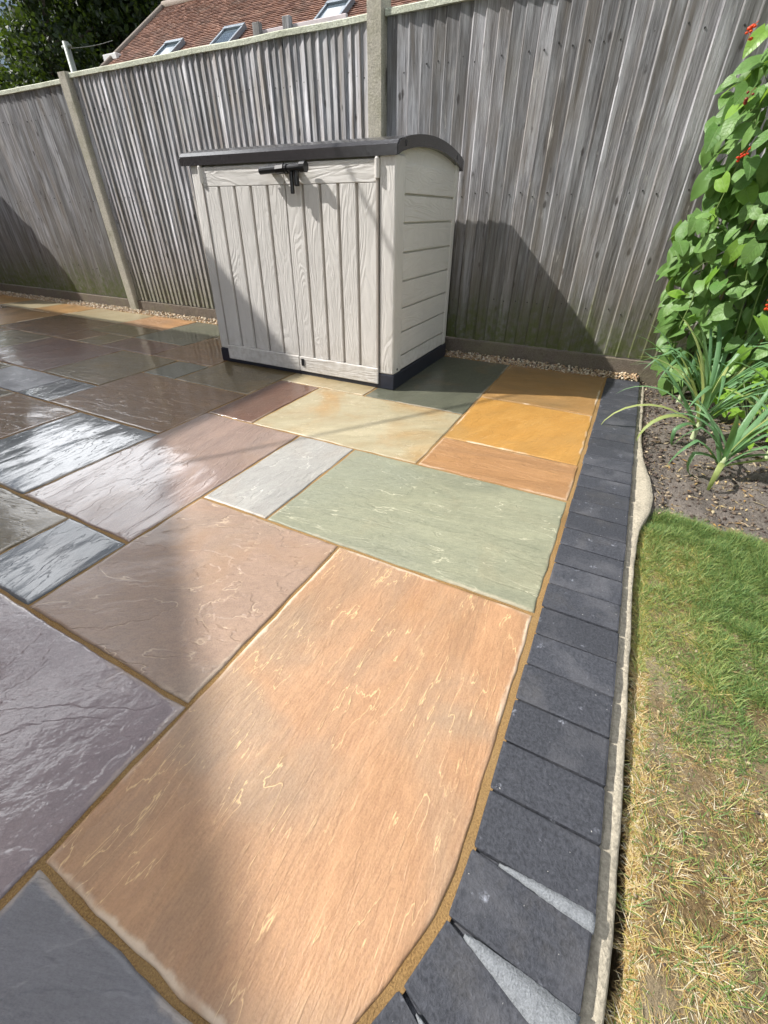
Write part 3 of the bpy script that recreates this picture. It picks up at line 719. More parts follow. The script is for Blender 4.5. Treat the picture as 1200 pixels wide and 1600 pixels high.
# doors
for di, (da, db) in enumerate(((-1.768, -1.168), (-1.163, -0.603))):
    door = sb('door', da, db, Y0 + .0085, Y0 + .02, 0.03, 1.074, M['groove'])
    door['label'] = 'left door, lower half in shade' if di == 0 else 'right door in full sun'
    sb('top_rail', da, db, Y0 - .004, Y0 + .012, 0.985, 1.072, M['plastic_h'], door)
    sb('bottom_rail', da - (.012 if di == 0 else 0), db + (.012 if di else 0), Y0 - .0115, Y0 + .012, 0.026, 0.118, M['plastic_h'], door, 0.005)
    n = 5; wd = (db - da) / n
    for i in range(n):
        ga = 0.0088
        sb('plank', da + i * wd + (ga if i else 0.001), da + (i + 1) * wd - (ga if i < n - 1 else 0.001), Y0 - .003, Y0 + .011, 0.119, 0.984, M['plastic_v'], door, 0.0022, 1)
    hx = da - .004 if di == 0 else db + .007
    bm = bmesh.new(); bm_tube(bm, (hx - C0.x, Y0 - .002 - C0.y, 0.03), (hx - C0.x, Y0 - .002 - C0.y, 1.0), 0.0062, n=10); done(bm, 'hinge_rod', M['groove'], door, False)
    bm = bmesh.new(); bm_tube(bm, (hx - C0.x, Y0 - .006 - C0.y, 1.0), (hx - C0.x, Y0 - .006 - C0.y, 1.072), 0.0125, n=14); bm_tube(bm, (hx - C0.x, Y0 - .006 - C0.y, 1.0721), (hx - C0.x, Y0 - .006 - C0.y, 1.081), 0.011, .007, n=14)
    done(bm, 'hinge_knuckle', M['plastic'], door)
    if di == 1:
        sb('floor_catch', da + .016, da + .036, Y0 - .017, Y0 - .009, 0.062, 0.106, M['black'], door, 0.002)
def taper(root):
    for o_ in root.children_recursive:
        if o_.type == 'MESH' and not (o_.name.startswith('lid') or o_.name.startswith('slot')):
            for v in o_.data.vertices:
                x_ = v.co.x + C0.x; f_ = max(0, (X1 - x_) / (X1 - X0)); v.co.x += 0.055 * f_ * v.co.z / 1.08
# latch
lat = empty('latch', (0, 0, 0)); lat.parent = shed
def lt(name, fn):
    bm = bmesh.new(); fn(bm)
    for v in bm.verts: v.co -= Vector((C0.x, C0.y, 0))
    return done(bm, name, M['black'], lat)
ly = Y0 - .046; lz = 1.047
lt('bolt_sleeve', lambda b: (bm_tube(b, (-1.285, ly, lz - .006), (-1.172, ly, lz - .002), .0155, n=12), bm_tube(b, (-1.1725, ly, lz - .003), (-1.122, ly, lz), .0205, n=8)))
lt('bolt', lambda b: (bm_tube(b, (-1.1215, ly, lz), (-1.105, ly, lz), .017, n=12), bm_tube(b, (-1.1045, ly, lz), (-1.018, ly, lz + .003), .0125, n=12), bm_tube(b, (-1.0175, ly, lz + .003), (-0.985, ly, lz + .003), .0225, n=14)))
lt('bracket', lambda b: (bm_box(b, -1.25, -1.215, ly + .002, Y0 - .003, lz - .016, lz + .01, .002), bm_box(b, -1.165, -1.13, ly + .002, Y0 - .003, lz - .018, lz + .016, .002), bm_box(b, -1.09, -1.06, ly + .004, Y0 - .003, lz - .016, lz + .012, .002)))
lt('hasp', lambda b: (bm_box(b, -1.092, -1.074, ly - .006, ly + .01, lz - .103, lz - .012, .005, 2), bm_box(b, -1.068, -1.048, ly - .002, ly + .022, lz - .072, lz - .012, .006, 2)))

taper(shed)

# ------------------------------------------------------------------ lawn, bed, soil
def grid_sheet(name, fx0, x1, y0, y1, st, zf, mat, skirt=-0.15):
    ny = int((y1 - y0) / st) + 1; nx = int((x1 - 0.86) / st) + 1
    V = []; F = []
    for j in range(ny):
        y = y0 + (y1 - y0) * j / (ny - 1); xa = fx0(y)
        for i in range(nx + 1):
            if i == 0: V.append((xa + 0.002, y, skirt))
            else:
                x = xa + (x1 - xa) * (i - 1) / (nx - 1); V.append((x, y, zf(x, y) - (0.008 if i == 1 else 0)))
    k = nx + 1
    for j in range(ny - 1):
        for i in range(nx): F.append((j * k + i, j * k + i + 1, (j + 1) * k + i + 1, (j + 1) * k + i))
    return link(name, from_np(name, V, F, True), mat)
def nz_(x, y, s, k=0): return noise.noise(Vector((x * s, y * s, k)))
def lawn_edge(y):
    base = 0.866 + 0.006 * nz_(0, y, 9, 2) + 0.006 * nz_(0, y, 30, 5)
    base += 0.047 * math.exp(-((min(y, .82) - .82) / .20) ** 2)
    if y < -0.56: base -= 0.45 * (y + .56) ** 2 * 2.2
    return base
def lawn_z(x, y): return -0.047 + 0.012 * nz_(x, y, 3, 1) + 0.006 * nz_(x, y, 14, 4)
lawn = tag(grid_sheet('lawn', lawn_edge, 3.2, -1.6, 0.78, 0.03, lawn_z, M['thatch']), kind='structure')
def bed_edge(y): return 0.815 if y > 1.7 else (0.85 if y > 1.2 else 0.86)
def bed_z(x, y):
    z = -0.045 + 0.02 * nz_(x, y, 4, 8) + 0.020 * nz_(x, y, 12, 9) + 0.014 * nz_(x, y, 30, 3)
    z += 0.035 * max(0, min(1, (y - .9) / .8)) * max(0, min(1, (x - .86) / .2)); z -= 0.02 * max(0, 1 - abs(y - .70) / .07)
    return z
bed = tag(grid_sheet('flower_bed', bed_edge, 3.2, 0.66, 2.355, 0.022, bed_z, M['soil']), kind='structure')
n = 16000
cx_ = .80 + 1.5 * rng.uniform(0, 1, n) ** 1.6; cy_ = rng.uniform(0.73, 2.34, n); ok = cx_ > np.array([bed_edge(y) for y in cy_]) - 0.005
ok &= ~((cx_ < .9) & (cy_ < 1.02)) | (rng.uniform(0, 1, n) < .04)
cx_, cy_ = cx_[ok], cy_[ok]
cz_ = np.array([bed_z(x, y) for x, y in zip(cx_, cy_)]); cz_ = np.where(cx_ < .93, np.maximum(cz_, -.03), cz_)
cr = 0.0014 + 0.008 * rng.uniform(0, 1, len(cx_)) ** 6
tag(scatter_stones('soil_crumbs', np.c_[cx_, cy_, cz_ + cr * .3], cr, M['crumb'], 0.6, [.42, .44, .11, .03]), 'loose dark soil crumbs and chips on the flower bed', 'soil', kind='stuff')
n = 700
px2 = rng.uniform(.9, 1.6, n); py2 = rng.uniform(.76, 2.2, n); pz2 = np.array([bed_z(a, b) for a, b in zip(px2, py2)]) + .004
az = rng.uniform(0, 6.28, n); ln = rng.uniform(.006, .022, n); wd = rng.uniform(.0008, .004, n); ti = rng.uniform(-.4, .4, n)
A = np.c_[px2, py2, pz2]; D_ = np.c_[np.cos(az), np.sin(az), ti] * ln[:, None]; S_ = np.c_[-np.sin(az), np.cos(az), rng.uniform(-.5, .5, n)] * wd[:, None]
V = np.stack([A - D_, A - S_, A + D_, A + S_], 1).reshape(-1, 3); ltr = fast_mesh('leaf_litter', V, [np.arange(n)[:, None] * 4 + np.array([[0, 1, 2, 3]])], [rng.choice(3, n)])
o = link('leaf_litter', ltr)
for m_ in (M['grass'][3], M['grass'][4], M['crumb'][2]): ltr.materials.append(m_)
tag(o, 'dry leaf scraps and straws littering the flower bed soil', 'litter', kind='stuff')
n = 1500  # crumbs in the trench and on lawn bare spots
cx_ = rng.uniform(.86, 1.5, n); cy_ = rng.uniform(-1.1, .75, n); ok = cx_ > np.array([lawn_edge(y) for y in cy_]) + .004
cx_, cy_ = cx_[ok], cy_[ok]
cz_ = np.array([lawn_z(x, y) for x, y in zip(cx_, cy_)]); cr = 0.0012 + 0.004 * rng.uniform(0, 1, len(cx_)) ** 5
tag(scatter_stones('lawn_crumbs', np.c_[cx_, cy_, cz_ + cr * .3], cr, M['crumb'], 0.6, [.1, .2, .35, .35]), 'pale dry crumbs lying on the bare lawn', 'soil', kind='stuff')

# grass blades
def grass(n, x0, x1, y0, y1):
    x = rng.uniform(x0, x1, n); y = rng.uniform(y0, y1, n)
    le = np.array([lawn_edge(v) for v in y])
    top = 0.735 + 0.03 * np.sin(x * 9) + 0.10 * np.clip((x - .92) * .6, 0, .5)
    cl = np.array([nz_(a, b, 5.5, 11) for a, b in zip(x, y)]); cl2 = np.array([nz_(a, b, 16, 13) for a, b in zip(x, y)])
    d = x - le
    # share of green: green at the top and to the right, dead along the edge and towards the camera
    gfac = 0.32 + 1.5 * np.clip(y - 0.08, -.6, .42) + 1.5 * (d - .14) + 1.1 * cl + 0.7 * cl2
    gfac = np.where(y > .42, np.maximum(gfac, .66 + .5 * cl2), gfac)
    yel = (d < 0.17 + .10 * cl2) & (y > -0.02) & (y < .60)
    ok = (d > -0.004) & (y < top + .02 * cl2)
    bare = (cl + .8 * cl2 > .26) & (gfac < 1.0)
    ok &= ~(bare & (rng.uniform(0, 1, n) < .72))
    x, y, d, gfac, yel, cl2 = x[ok], y[ok], d[ok], gfac[ok], yel[ok], cl2[ok]; n = len(x)
    u = rng.uniform(0, 1, n)
    isg = u < np.clip(gfac, .04, .74)
    mi = np.where(isg, np.where(rng.uniform(0, 1, n) < .62, 0, 1), rng.choice([2, 3, 4, 5], n, p=[.14, .40, .34, .12]))
    mi = np.where(yel & (rng.uniform(0, 1, n) < .78), rng.choice([1, 2, 3], n, p=[.25, .5, .25]), mi)
    z = np.array([lawn_z(a, b) for a, b in zip(x, y)]) - .004
    Lh = (1 + .55 * np.clip(cl2 * 2, -.8, 1)) * np.where(isg, rng.uniform(.012, .042, n), rng.uniform(.008, .034, n)) * np.where(y > .45, 1.15, 1.0)
    el = np.where(mi < 2, rng.uniform(.35, 1.3, n), rng.uniform(.02, .65, n))
    az = rng.uniform(0, 6.283, n) + 0.8 * cl2
    wd = np.where(isg, rng.uniform(.0005, .0010, n), rng.uniform(.0003, .0007, n))
    dx, dy = np.cos(az), np.sin(az)
    b = rng.uniform(.15, .7, n)
    def pt(f, s):
        ll = Lh * f; e = el - b * f
        px, py, pz = x + dx * ll * np.cos(e), y + dy * ll * np.cos(e), z + ll * np.sin(np.maximum(e, .02))
        ww = wd * s
        return np.c_[px - dy * ww, py + dx * ww, pz], np.c_[px + dy * ww, py - dx * ww, pz]
    a0, a1 = pt(0.0, 1.0); c0, c1 = pt(.55, .8); t0, _ = pt(1.0, 0.0)
    V = np.stack([a0, a1, c0, c1, t0], 1).reshape(-1, 3)
    k = np.arange(n)[:, None] * 5
    Q = k + np.array([[0, 1, 3, 2]]); T = k + np.array([[2, 3, 4]])
    me = fast_mesh('grass', V, [Q, T], [mi, mi])
    o = link('grass', me)
    for m_ in M['grass']: me.materials.append(m_)
    return o
tag(grass(430000, .85, 1.45, -.95, .86), 'patchy lawn grass, green near the bed and dead straw along the edging', 'grass', kind='stuff')

# ------------------------------------------------------------------ plants
def leaf_mesh(name, L_=1.0, W=0.8, heart=0.18, fold=0.18, droop=0.25, n=7):
    V = []; F = []
    ys = np.linspace(0, 1, n)
    for i, t_ in enumerate(ys):
        wv = W * 0.5 * (math.sin(math.pi * min(1, t_ ** 0.62 * 1.0)) ** 0.75 if 0 < t_ < 1 else (0.42 if t_ == 0 else 0))
        if i == 0: wv = W * 0.34
        yy = t_ * L_; back = -heart * L_ * (1 - t_) ** 3
        zc = -droop * t_ * t_ * L_
        for s in (-1, -0.55, 0, 0.55, 1):
            V.append((s * wv, yy + (back if abs(s) > .9 else back * .4 if abs(s) > .5 else 0), zc + abs(s) * wv * fold * 1.3 - (abs(s) > .9) * wv * .10 + 0.015 * math.sin(t_ * 9 + s * 2)))
    for i in range(n - 1):
        for j in range(4): F.append((i * 5 + j, i * 5 + j + 1, (i + 1) * 5 + j + 1, (i + 1) * 5 + j))
    return from_np(name, V, F, True)
LM = []
for i in range(4):
    me = leaf_mesh('leaf', 1.0, random.uniform(.72, .92), random.uniform(.08, .2), random.uniform(.1, .3), random.uniform(.1, .45)); LM.append(me)
LMB = []
for mt in ('bean', 'bean2'):
    for me in LM:
        c = me.copy(); c.materials.append(M[mt]); LMB.append(c)
def orient(nrm, tip):
    n_ = Vector(nrm).normalized(); t_ = Vector(tip); t_ = (t_ - n_ * t_.dot(n_)).normalized(); x_ = t_.cross(n_)
    return Matrix((x_, t_, n_)).transposed().to_euler()
bean = empty('bean_plant', (1.0, 2.12, -0.02)); tag(bean, 'tall climbing bean plant with broad green leaves and scarlet flowers against the fence', 'bean plant')
B0 = Vector(bean.location)
def bean_left(z):
    zs_ = [-.02, .13, .35, .54, .74, .98, 1.19, 1.34, 1.53, 1.8, 2.1]; xs_ = [.93, .84, .785, .755, .70, .755, .70, .735, .80, .86, .95]
    return float(np.interp(z, zs_, xs_))
cnt = 0
pl = []
while cnt < 292:
    z = random.uniform(0.02, 1.85)
    xl = bean_left(z); x = xl + random.random() ** 1.1 * (max(.16, float(np.interp(z, [.12, .95, 1.56, 1.9], [1.42, 1.08, .92, .92])) - xl + .06))
    dep = random.random()
    y = 2.27 - 0.42 * dep * (0.55 + 0.45 * min(1, (x - xl) / .15 + .2))
    s_ = random.choice([random.uniform(.05, .08), random.uniform(.075, .112)]) * (1.0 if z < 1.5 else .85)
    if sum(1 for q in pl if (q - Vector((x, y, z))).length < 0.030) > 0: continue
    pl.append(Vector((x, y, z)))
    me = LMB[random.randrange(4) + (4 if random.random() < .17 else 0)]
    o = bpy.data.objects.new('leaf', me); COL.objects.link(o); o.parent = bean
    nrm = Vector((random.gauss(-.30, .38), random.gauss(-.62, .34), random.gauss(.62, .30)))
    tip = Vector((random.gauss(-.35, .55), random.gauss(-.35, .4), -0.75 + random.gauss(0, .3)))
    o.rotation_euler = orient(nrm, tip); o.scale = (s_, s_, s_); o.location = Vector((x, y, z)) - B0 + Vector((0.03, 0.02, .04))
    cnt += 1
# the inner leaves behind those, as one mass
base = np.array([v.co[:] for v in LM[0].vertices]); bf = np.array([p.vertices[:] for p in LM[0].polygons]); VV = []; FF = []
for k in range(620):
    z = random.uniform(0.0, 1.95); x = bean_left(z) + .05 + random.random() * .75; y = random.uniform(2.10, 2.31); s_ = random.uniform(.07, .115)
    e = orient((random.gauss(-.25, .4), random.gauss(-.6, .35), random.gauss(.5, .35)), (random.gauss(-.2, .6), random.gauss(-.2, .4), -.8)).to_matrix()
    VV.append(base @ np.array(e).T * s_ + np.array((x, y, z)) - np.array(B0)); FF.append(bf + k * len(base))
o = link('inner_foliage', fast_mesh('inner_foliage', np.concatenate(VV), [np.concatenate(FF)], None, True), M['bean'], bean); tag(o, kind='stuff')
def curve_tube(bm, pts, r0, r1=None, n=6):
    r1 = r0 if r1 is None else r1
    for i in range(len(pts) - 1):
        f0, f1 = i / (len(pts) - 1), (i + 1) / (len(pts) - 1)
        bm_tube(bm, pts[i], pts[i + 1], r0 + (r1 - r0) * f0, r0 + (r1 - r0) * f1, n, False)
for i in range(9):
    x = .93 + .09 * i + random.uniform(-.03, .03); y = 2.12 + random.uniform(-.08, .08)
    bm = bmesh.new(); pts = []
    for k in range(16):
        z = -0.03 + 1.95 * k / 15
        pts.append(Vector((x + .018 * math.cos(k * 1.3 + i) + (bean_left(z) - .8) * (.5 if i < 3 else .1), y + .018 * math.sin(k * 1.3 + i), z)) - B0)
    curve_tube(bm, pts, .0042, .0022); done(bm, 'vine', M['stem'], bean, True)
    if i % 3 == 1:
        bm = bmesh.new(); bm_tube(bm, Vector((x, y, -.1)) - B0, Vector((x + .03, y + .02, 2.2)) - B0, .006, .004, 8); done(bm, 'cane', M['cane'], bean, True)
# petioles in one mesh: too many and thin to pick apart
bm = bmesh.new()
for q in pl[:160]:
    a = q - B0 + Vector((.03, .02, .04)); b = a + Vector((random.uniform(.02, .08), random.uniform(.02, .06), random.uniform(-.02, .05)))
    curve_tube(bm, [a, (a + b) / 2 + Vector((0, 0, .012)), b], .0013, .0016, 5)
tag(done(bm, 'leaf_stalks', M['stem'], bean, True), kind='stuff')
def flower(loc, s, mat):
    bm = bmesh.new()
    for k in range(6):
        p = Vector((random.uniform(-.6, .6), random.uniform(-.5, .3), random.uniform(-1, 1))) * s
        r_ = bmesh.ops.create_icosphere(bm, subdivisions=1, radius=s * random.uniform(.3, .46))
        sx = Vector((random.uniform(.8, 1.3), random.uniform(.5, .8), random.uniform(.6, 1)))
        for v in r_['verts']: v.co = Vector((v.co.x * sx.x, v.co.y * sx.y, v.co.z * sx.z)) + p
    curve_tube(bm, [Vector((0, 0, -s)), Vector((.2 * s, .3 * s, s)), Vector((.8 * s, s, 1.6 * s))], .0012)
    o = done(bm, 'flower', mat, bean, True); o.location = Vector(loc) - B0
flower((.745, 1.93, 1.44), .021, M['red']); flower((.86, 1.88, 1.06), .014, M['red']); flower((.875, 1.87, 1.075), .012, M['red']); flower((.815, 1.9, 1.25), .018, M['darkred']); flower((1.19, 1.9, .52), .02, M['red'])

def ribbon(name, base, az, L_, w_, el, bend, mat, parent, tw=0.0, n=9, kink=None):
    V = []; F = []
    p = Vector((0, 0, 0)); e = el
    sd = random.random() * 50
    for k in range(n):
        f = k / (n - 1)
        d = Vector((math.cos(az) * math.cos(e), math.sin(az) * math.cos(e), math.sin(e)))
        if k: p = p + d * (L_ / (n - 1))
        e -= bend / (n - 1) * (0.5 + 1.2 * f)
        if kink and k == kink: e -= 1.0
        s = Vector((-math.sin(az), math.cos(az), 0)); up = s.cross(d)
        s = (s * math.cos(tw * f) + up * math.sin(tw * f))
        ww = w_ * 0.5 * min(1, 0.55 + f * 1.6) * (1 - f ** 3.0) + 0.0005
        V += [p - s * ww + up * ww * .45, p, p + s * ww + up * ww * .45]
    for k in range(n - 1):
        a = k * 3; F += [(a, a + 1, a + 4, a + 3), (a + 1, a + 2, a + 5, a + 4)]
    o = link(name, from_np(name, V, F, True), mat, parent); o.location = Vector(base)
    return o
def leek(loc, label, n, Lr, spread=1.0, extra=()):
    root = empty('leek', loc); tag(root, label, 'leek', 'leeks in the flower bed')
    bm = bmesh.new(); curve_tube(bm, [Vector((0, 0, -.04)), Vector((0, 0, .05)), Vector((.006, 0, .12))], .0125, .009, 10); done(bm, 'stem', M['leek_stem'], root, True)
    for k in range(n):
        az = k * 2.4 + random.uniform(-.4, .4) if k % 2 else (k * math.pi * .5 + random.uniform(-.7, .7))
        ribbon('leaf', (0, 0, .03 + .09 * k / n), az, random.uniform(*Lr), random.uniform(.017, .027), random.uniform(.95, 1.48), random.uniform(.4, 1.5) * spread, M['leek'] if random.random() < .85 else M['leek_old'], root, random.uniform(-.5, .5), 10, 5 if random.random() < .25 else None)
    for az, L_, w_, el, be, mt, kk in extra:
        ribbon('leaf', (0, 0, .05), az, L_, w_, el, be, M[mt], root, 0.2, 11, kk)
    return root
leek((1.125, 1.14, -.03), 'front leek with two long leaves bending down to the soil', 15, (.26, .40), 1.1,
     [(R(205), .30, .024, .95, 2.6, 'leek', 5), (R(255), .33, .022, .8, 2.4, 'leek_old', 5), (R(10), .4, .02, .5, .8, 'leek_old', None), (R(60), .42, .024, 1.0, .8, 'leek', None)])
leek((1.06, 1.50, -.015), 'second leek in the row with pale leaf arching over the edging', 18, (.32, .50), 1.0,
     [(R(192), .52, .022, .75, 1.9, 'leek_old', None), (R(215), .40, .028, .85, 2.3, 'leek_old', None), (R(170), .46, .016, 1.0, 1.7, 'leek', None), (R(235), .34, .022, .7, 2.2, 'leek', 6)])
leek((1.10, 1.80, -.01), 'third leek in the row below the bean leaves', 20, (.36, .56), .9,
     [(R(120), .5, .02, 1.3, .5, 'leek', None), (R(20), .6, .022, 1.0, .6, 'leek', None)])
leek((1.02, 2.02, -.01), 'rear leek close to the fence foot', 14, (.34, .5), .9, [(R(200), .36, .010, 1.0, 1.2, 'leek', None)])
leek((1.34, 1.42, -.01), 'leek beside the lime green plant at the right edge of the photo', 7, (.34, .55), .9, [(R(100), .6, .024, 1.15, .5, 'leek', None), (R(40), .6, .024, 1.0, .5, 'leek', None)])

# lime green leafy plants
def lobed():
    V = [(0, 0, 0)]; F = []
    pts = []
    for k in range(21):
        a = -2.4 + 4.8 * k / 20; r_ = .62 + .30 * math.cos(a * 5.0) * (0.5 + .5 * math.cos(a)) + .16 * math.cos(a)
        pts.append((math.sin(a) * r_, .25 + math.cos(a) * r_, .16 * abs(math.sin(a * 2.5)) - .12 * r_ * r_))
    V += pts
    for k in range(1, 21): F.append((0, k, k + 1))
    me = from_np('leaf', V, F, True); me.materials.append(M['lime']); return me
LB = lobed()
def limeplant(loc, label, n, rad, hmax):
    root = empty('leafy_plant', loc); tag(root, label, 'plant', 'lime green leafy plants in the bed')
    for k in range(n):
        a = random.uniform(0, 6.28); rr = rad * math.sqrt(random.random()); h = hmax * (1 - .6 * (rr / rad) ** 2) * random.uniform(.55, 1)
        p = Vector((rr * math.cos(a), rr * math.sin(a), h))
        o = bpy.data.objects.new('leaf', LB); COL.objects.link(o); o.parent = root; s_ = random.uniform(.032, .055)
        o.location = p; o.scale = (s_, s_, s_); o.rotation_euler = orient((math.cos(a) * .4 + random.gauss(-.15, .25), math.sin(a) * .4 + random.gauss(-.3, .25), 1), (math.cos(a), math.sin(a), -.3))
        bm = bmesh.new(); curve_tube(bm, [Vector((rr * .2 * math.cos(a), rr * .2 * math.sin(a), -.02)), Vector((rr * .7 * math.cos(a), rr * .7 * math.sin(a), h * .6)), p], .0022, .0014, 5); done(bm, 'stalk', M['leek_stem'], root, True)
limeplant((1.36, 1.78, -.01), 'lime green lobed plant growing between the leeks and bean', 64, .24, .36)
limeplant((1.42, 1.42, -.02), 'smaller lime green plant at the right edge behind the front leek', 34, .16, .24)
limeplant((1.66, 1.60, -.02), 'lime green plant just right of the photo edge', 24, .2, .24)

# ------------------------------------------------------------------ house behind the fence
K = 1.3
Cc = Vector(cam.location)
P0 = Cc + K * (Vector((-11.691, 9.0, 3.887)) - Cc)
hd = Vector((0.9997, 0.026, 0)); nd = Vector((-0.026, 0.9997, 0)); th = R(33.5)
ud = nd * math.cos(th) + Vector((0, 0, math.sin(th))); un = hd.cross(ud)
def rp_(a, b, c=0.0): return P0 + hd * a + ud * b + un * c            # along eave, up slope, off the roof
house = empty('house', (P0.x + 8, P0.y, -0.1)); tag(house, 'neighbouring house with red brown tiled roof and three roof windows', 'house')
H0 = Vector(house.location)
M['tile'] = None
t = MT('clay_tile', 0.75, 0.3); v_ = t.coord()
at = t.n('Attribute', attribute_name='tint', attribute_type='GEOMETRY').outputs['Fac']
c = t.mix(at, (0.15, 0.075, 0.055), (0.31, 0.17, 0.12))
c = t.mix(t.rng(t.noise(v_, 1.6, 4), 0.5, 0.72, 0, .55), c, (0.13, 0.10, 0.08))
c = t.mix(t.rng(t.noise(v_, 14, 3), 0.66, 0.74, 0, .5), c, (0.42, 0.36, 0.27)); t.base(c); M['tile'] = t.m
M['brick'] = None
t = MT('brick_wall', 0.85, 0.3); v_ = t.coord('Object', rot=(R(90), 0, 0))
bk = t.n('TexBrick', {'Vector': v_, 1: (0.32, 0.13, 0.08, 1), 2: (0.24, 0.10, 0.065, 1), 3: (0.4, 0.37, 0.32, 1), 'Scale': 4.4, 'Mortar Size': 0.012}); t.base(bk.outputs[0]); M['brick'] = t.m
M['white'] = m_plain('white_upvc', (0.75, 0.75, 0.75), 0.4, 0.5, 0.04, 5)
M['alu'] = m_plain('grey_flashing', (0.30, 0.34, 0.38), 0.45, 0.5, 0.1, 5, 0, 0.4)
M['glass'] = m_plain('window_glass', (0.10, 0.13, 0.16), 0.03, 1.0, 0.1, 1)
M['verge'] = m_concrete('verge_mortar', (0.26, 0.22, 0.19), 0.2)
EXT = -1.7; RID = 2.86; LEN = 16.5
def quad_bm(bm, pts):
    vs = [bm.verts.new(p - H0) for p in pts]; bm.faces.new(vs)
bm = bmesh.new()
quad_bm(bm, [rp_(0, EXT, -.02), rp_(LEN, EXT, -.02), rp_(LEN, RID, -.02), rp_(0, RID, -.02)])
rb = rp_(0, RID, -.02); run = (RID - EXT) * math.cos(th); dz = (RID - EXT) * math.sin(th)
bk0 = rb + nd * run - Vector((0, 0, dz)); bk1 = bk0 + hd * LEN
quad_bm(bm, [rp_(LEN, RID, -.02), bk1, bk0, rp_(0, RID, -.02)])
roof = done(bm, 'roof', M['tile'], house)
# tiles : each a small box lying on the roof, too many and small to pick apart
tw, gz_ = 0.165, 0.105
Vt = []; Ft = []; tint = []
nr = int((RID - EXT) / gz_); nc = int(LEN / tw)
for r_ in range(nr):
    for c_ in range(nc):
        if c_ * tw > 15: continue
        a0 = c_ * tw + (tw / 2 if r_ % 2 else 0) + random.uniform(-.003, .003); b0 = EXT + r_ * gz_ + random.uniform(-.006, .006)
        if a0 + tw > LEN: continue
        h0, h1 = 0.026 + random.uniform(-.003, .006), 0.004
        base = len(Vt)
        for a, b, cc in ((a0 + .002, b0, h0), (a0 + tw - .002, b0, h0), (a0 + tw - .002, b0 + gz_ + .03, h1), (a0 + .002, b0 + gz_ + .03, h1), (a0 + .002, b0, h0 - .016), (a0 + tw - .002, b0, h0 - .016)):
            Vt.append(tuple(rp_(a, b, cc) - H0))
        Ft += [(base, base + 1, base + 2, base + 3), (base + 4, base + 5, base + 1, base)]
        tv = random.random(); tint += [tv] * 6
me = from_np('roof_tiles', Vt, Ft); a_ = me.attributes.new('tint', 'FLOAT', 'POINT'); a_.data.foreach_set('value', tint)
o = link('roof_tiles', me, M['tile'], roof); tag(o, kind='stuff')
bm = bmesh.new()
a, b = rp_(-.03, EXT, .02) - H0, rp_(-.03, RID, .03) - H0
bm_tube(bm, a, b, .075, .075, 8); bm_tube(bm, b, rp_(LEN, RID, .03) - H0, .10, .10, 10); done(bm, 'ridge_tiles', M['verge'], roof, True)
def skylight(a0, a1, top, ln):
    s = bmesh.new()
    def bb(bm, x0, x1, y0, y1, z0, z1):
        vs = [bm.verts.new(rp_(x, y, z) - H0) for z in (z0, z1) for x, y in ((x0, y0), (x1, y0), (x1, y1), (x0, y1))]
        for f in ((0, 1, 2, 3), (4, 5, 6, 7), (0, 1, 5, 4), (1, 2, 6, 5), (2, 3, 7, 6), (3, 0, 4, 7)): bm.faces.new([vs[i] for i in f])
    bb(s, a0, a1, top - ln, top, .0, .05)
    sk = done(s, 'skylight', M['alu'], house)
    f = bmesh.new(); bb(f, a0, a1, top - .13, top, .051, .13); bb(f, a0, a0 + .06, top - ln, top - .131, .051, .12); bb(f, a1 - .06, a1, top - ln, top - .131, .051, .12); done(f, 'frame', M['alu'], sk)
    g_ = bmesh.new(); bb(g_, a0 + .061, a1 - .061, top - ln, top - .132, .051, .085); done(g_, 'pane', M['glass'], sk)
skylight(2.30, 2.98, -.06, 1.2); skylight(4.37, 5.08, .12, 1.2); skylight(7.50, 8.25, .38, 1.2)
bm = bmesh.new(); p = rp_(-.06, -.08, -.02) - H0; bm_box(bm, p.x - .32, p.x + .30, p.y - .14, p.y + .10, p.z - .09, p.z + .09, .01); done(bm, 'eaves_box', M['white'], house)
ev = rp_(0, EXT, -.1); gx0 = rp_(0.25, 0).x; gx1 = rp_(LEN - .3, 0).x
bm = bmesh.new(); bm_box(bm, gx0 - H0.x, gx1 - H0.x, ev.y + .35 - H0.y, ev.y + 2 * run - .35 - H0.y, 0, ev.z + .1 - H0.z); done(bm, 'wall', M['brick'], house)
gb = bmesh.new()
for xx in (gx0 + .01, gx1 - .01):
    bm_poly_extrude(gb, [(ev.y + .36 - H0.y, ev.z + .05 - H0.z), (ev.y + 2 * run - .36 - H0.y, ev.z + .05 - H0.z), (ev.y + run - H0.y, ev.z + dz - .25 - H0.z)], 'x', xx - H0.x - .1, xx - H0.x + .1)
done(gb, 'gable_wall', M['brick'], house)

# pale board between two stakes just behind the fence top
pb = empty('propped_board', (-1.9, 2.62, 0)); tag(pb, 'pale board between two timber stakes showing just above the fence top', 'board')
box('board', -.29, .42, -.012, .012, 1.70, 1.908, m_plain('pale_painted_board', (0.62, 0.55, 0.56), 0.7, 0.3, 0.15, 9), pb, .003)
for xx in (-.29, -.03): box('stake', xx - .03, xx + .03, -.05, -.013, -.1, 1.94, M['fence'], pb, .003)

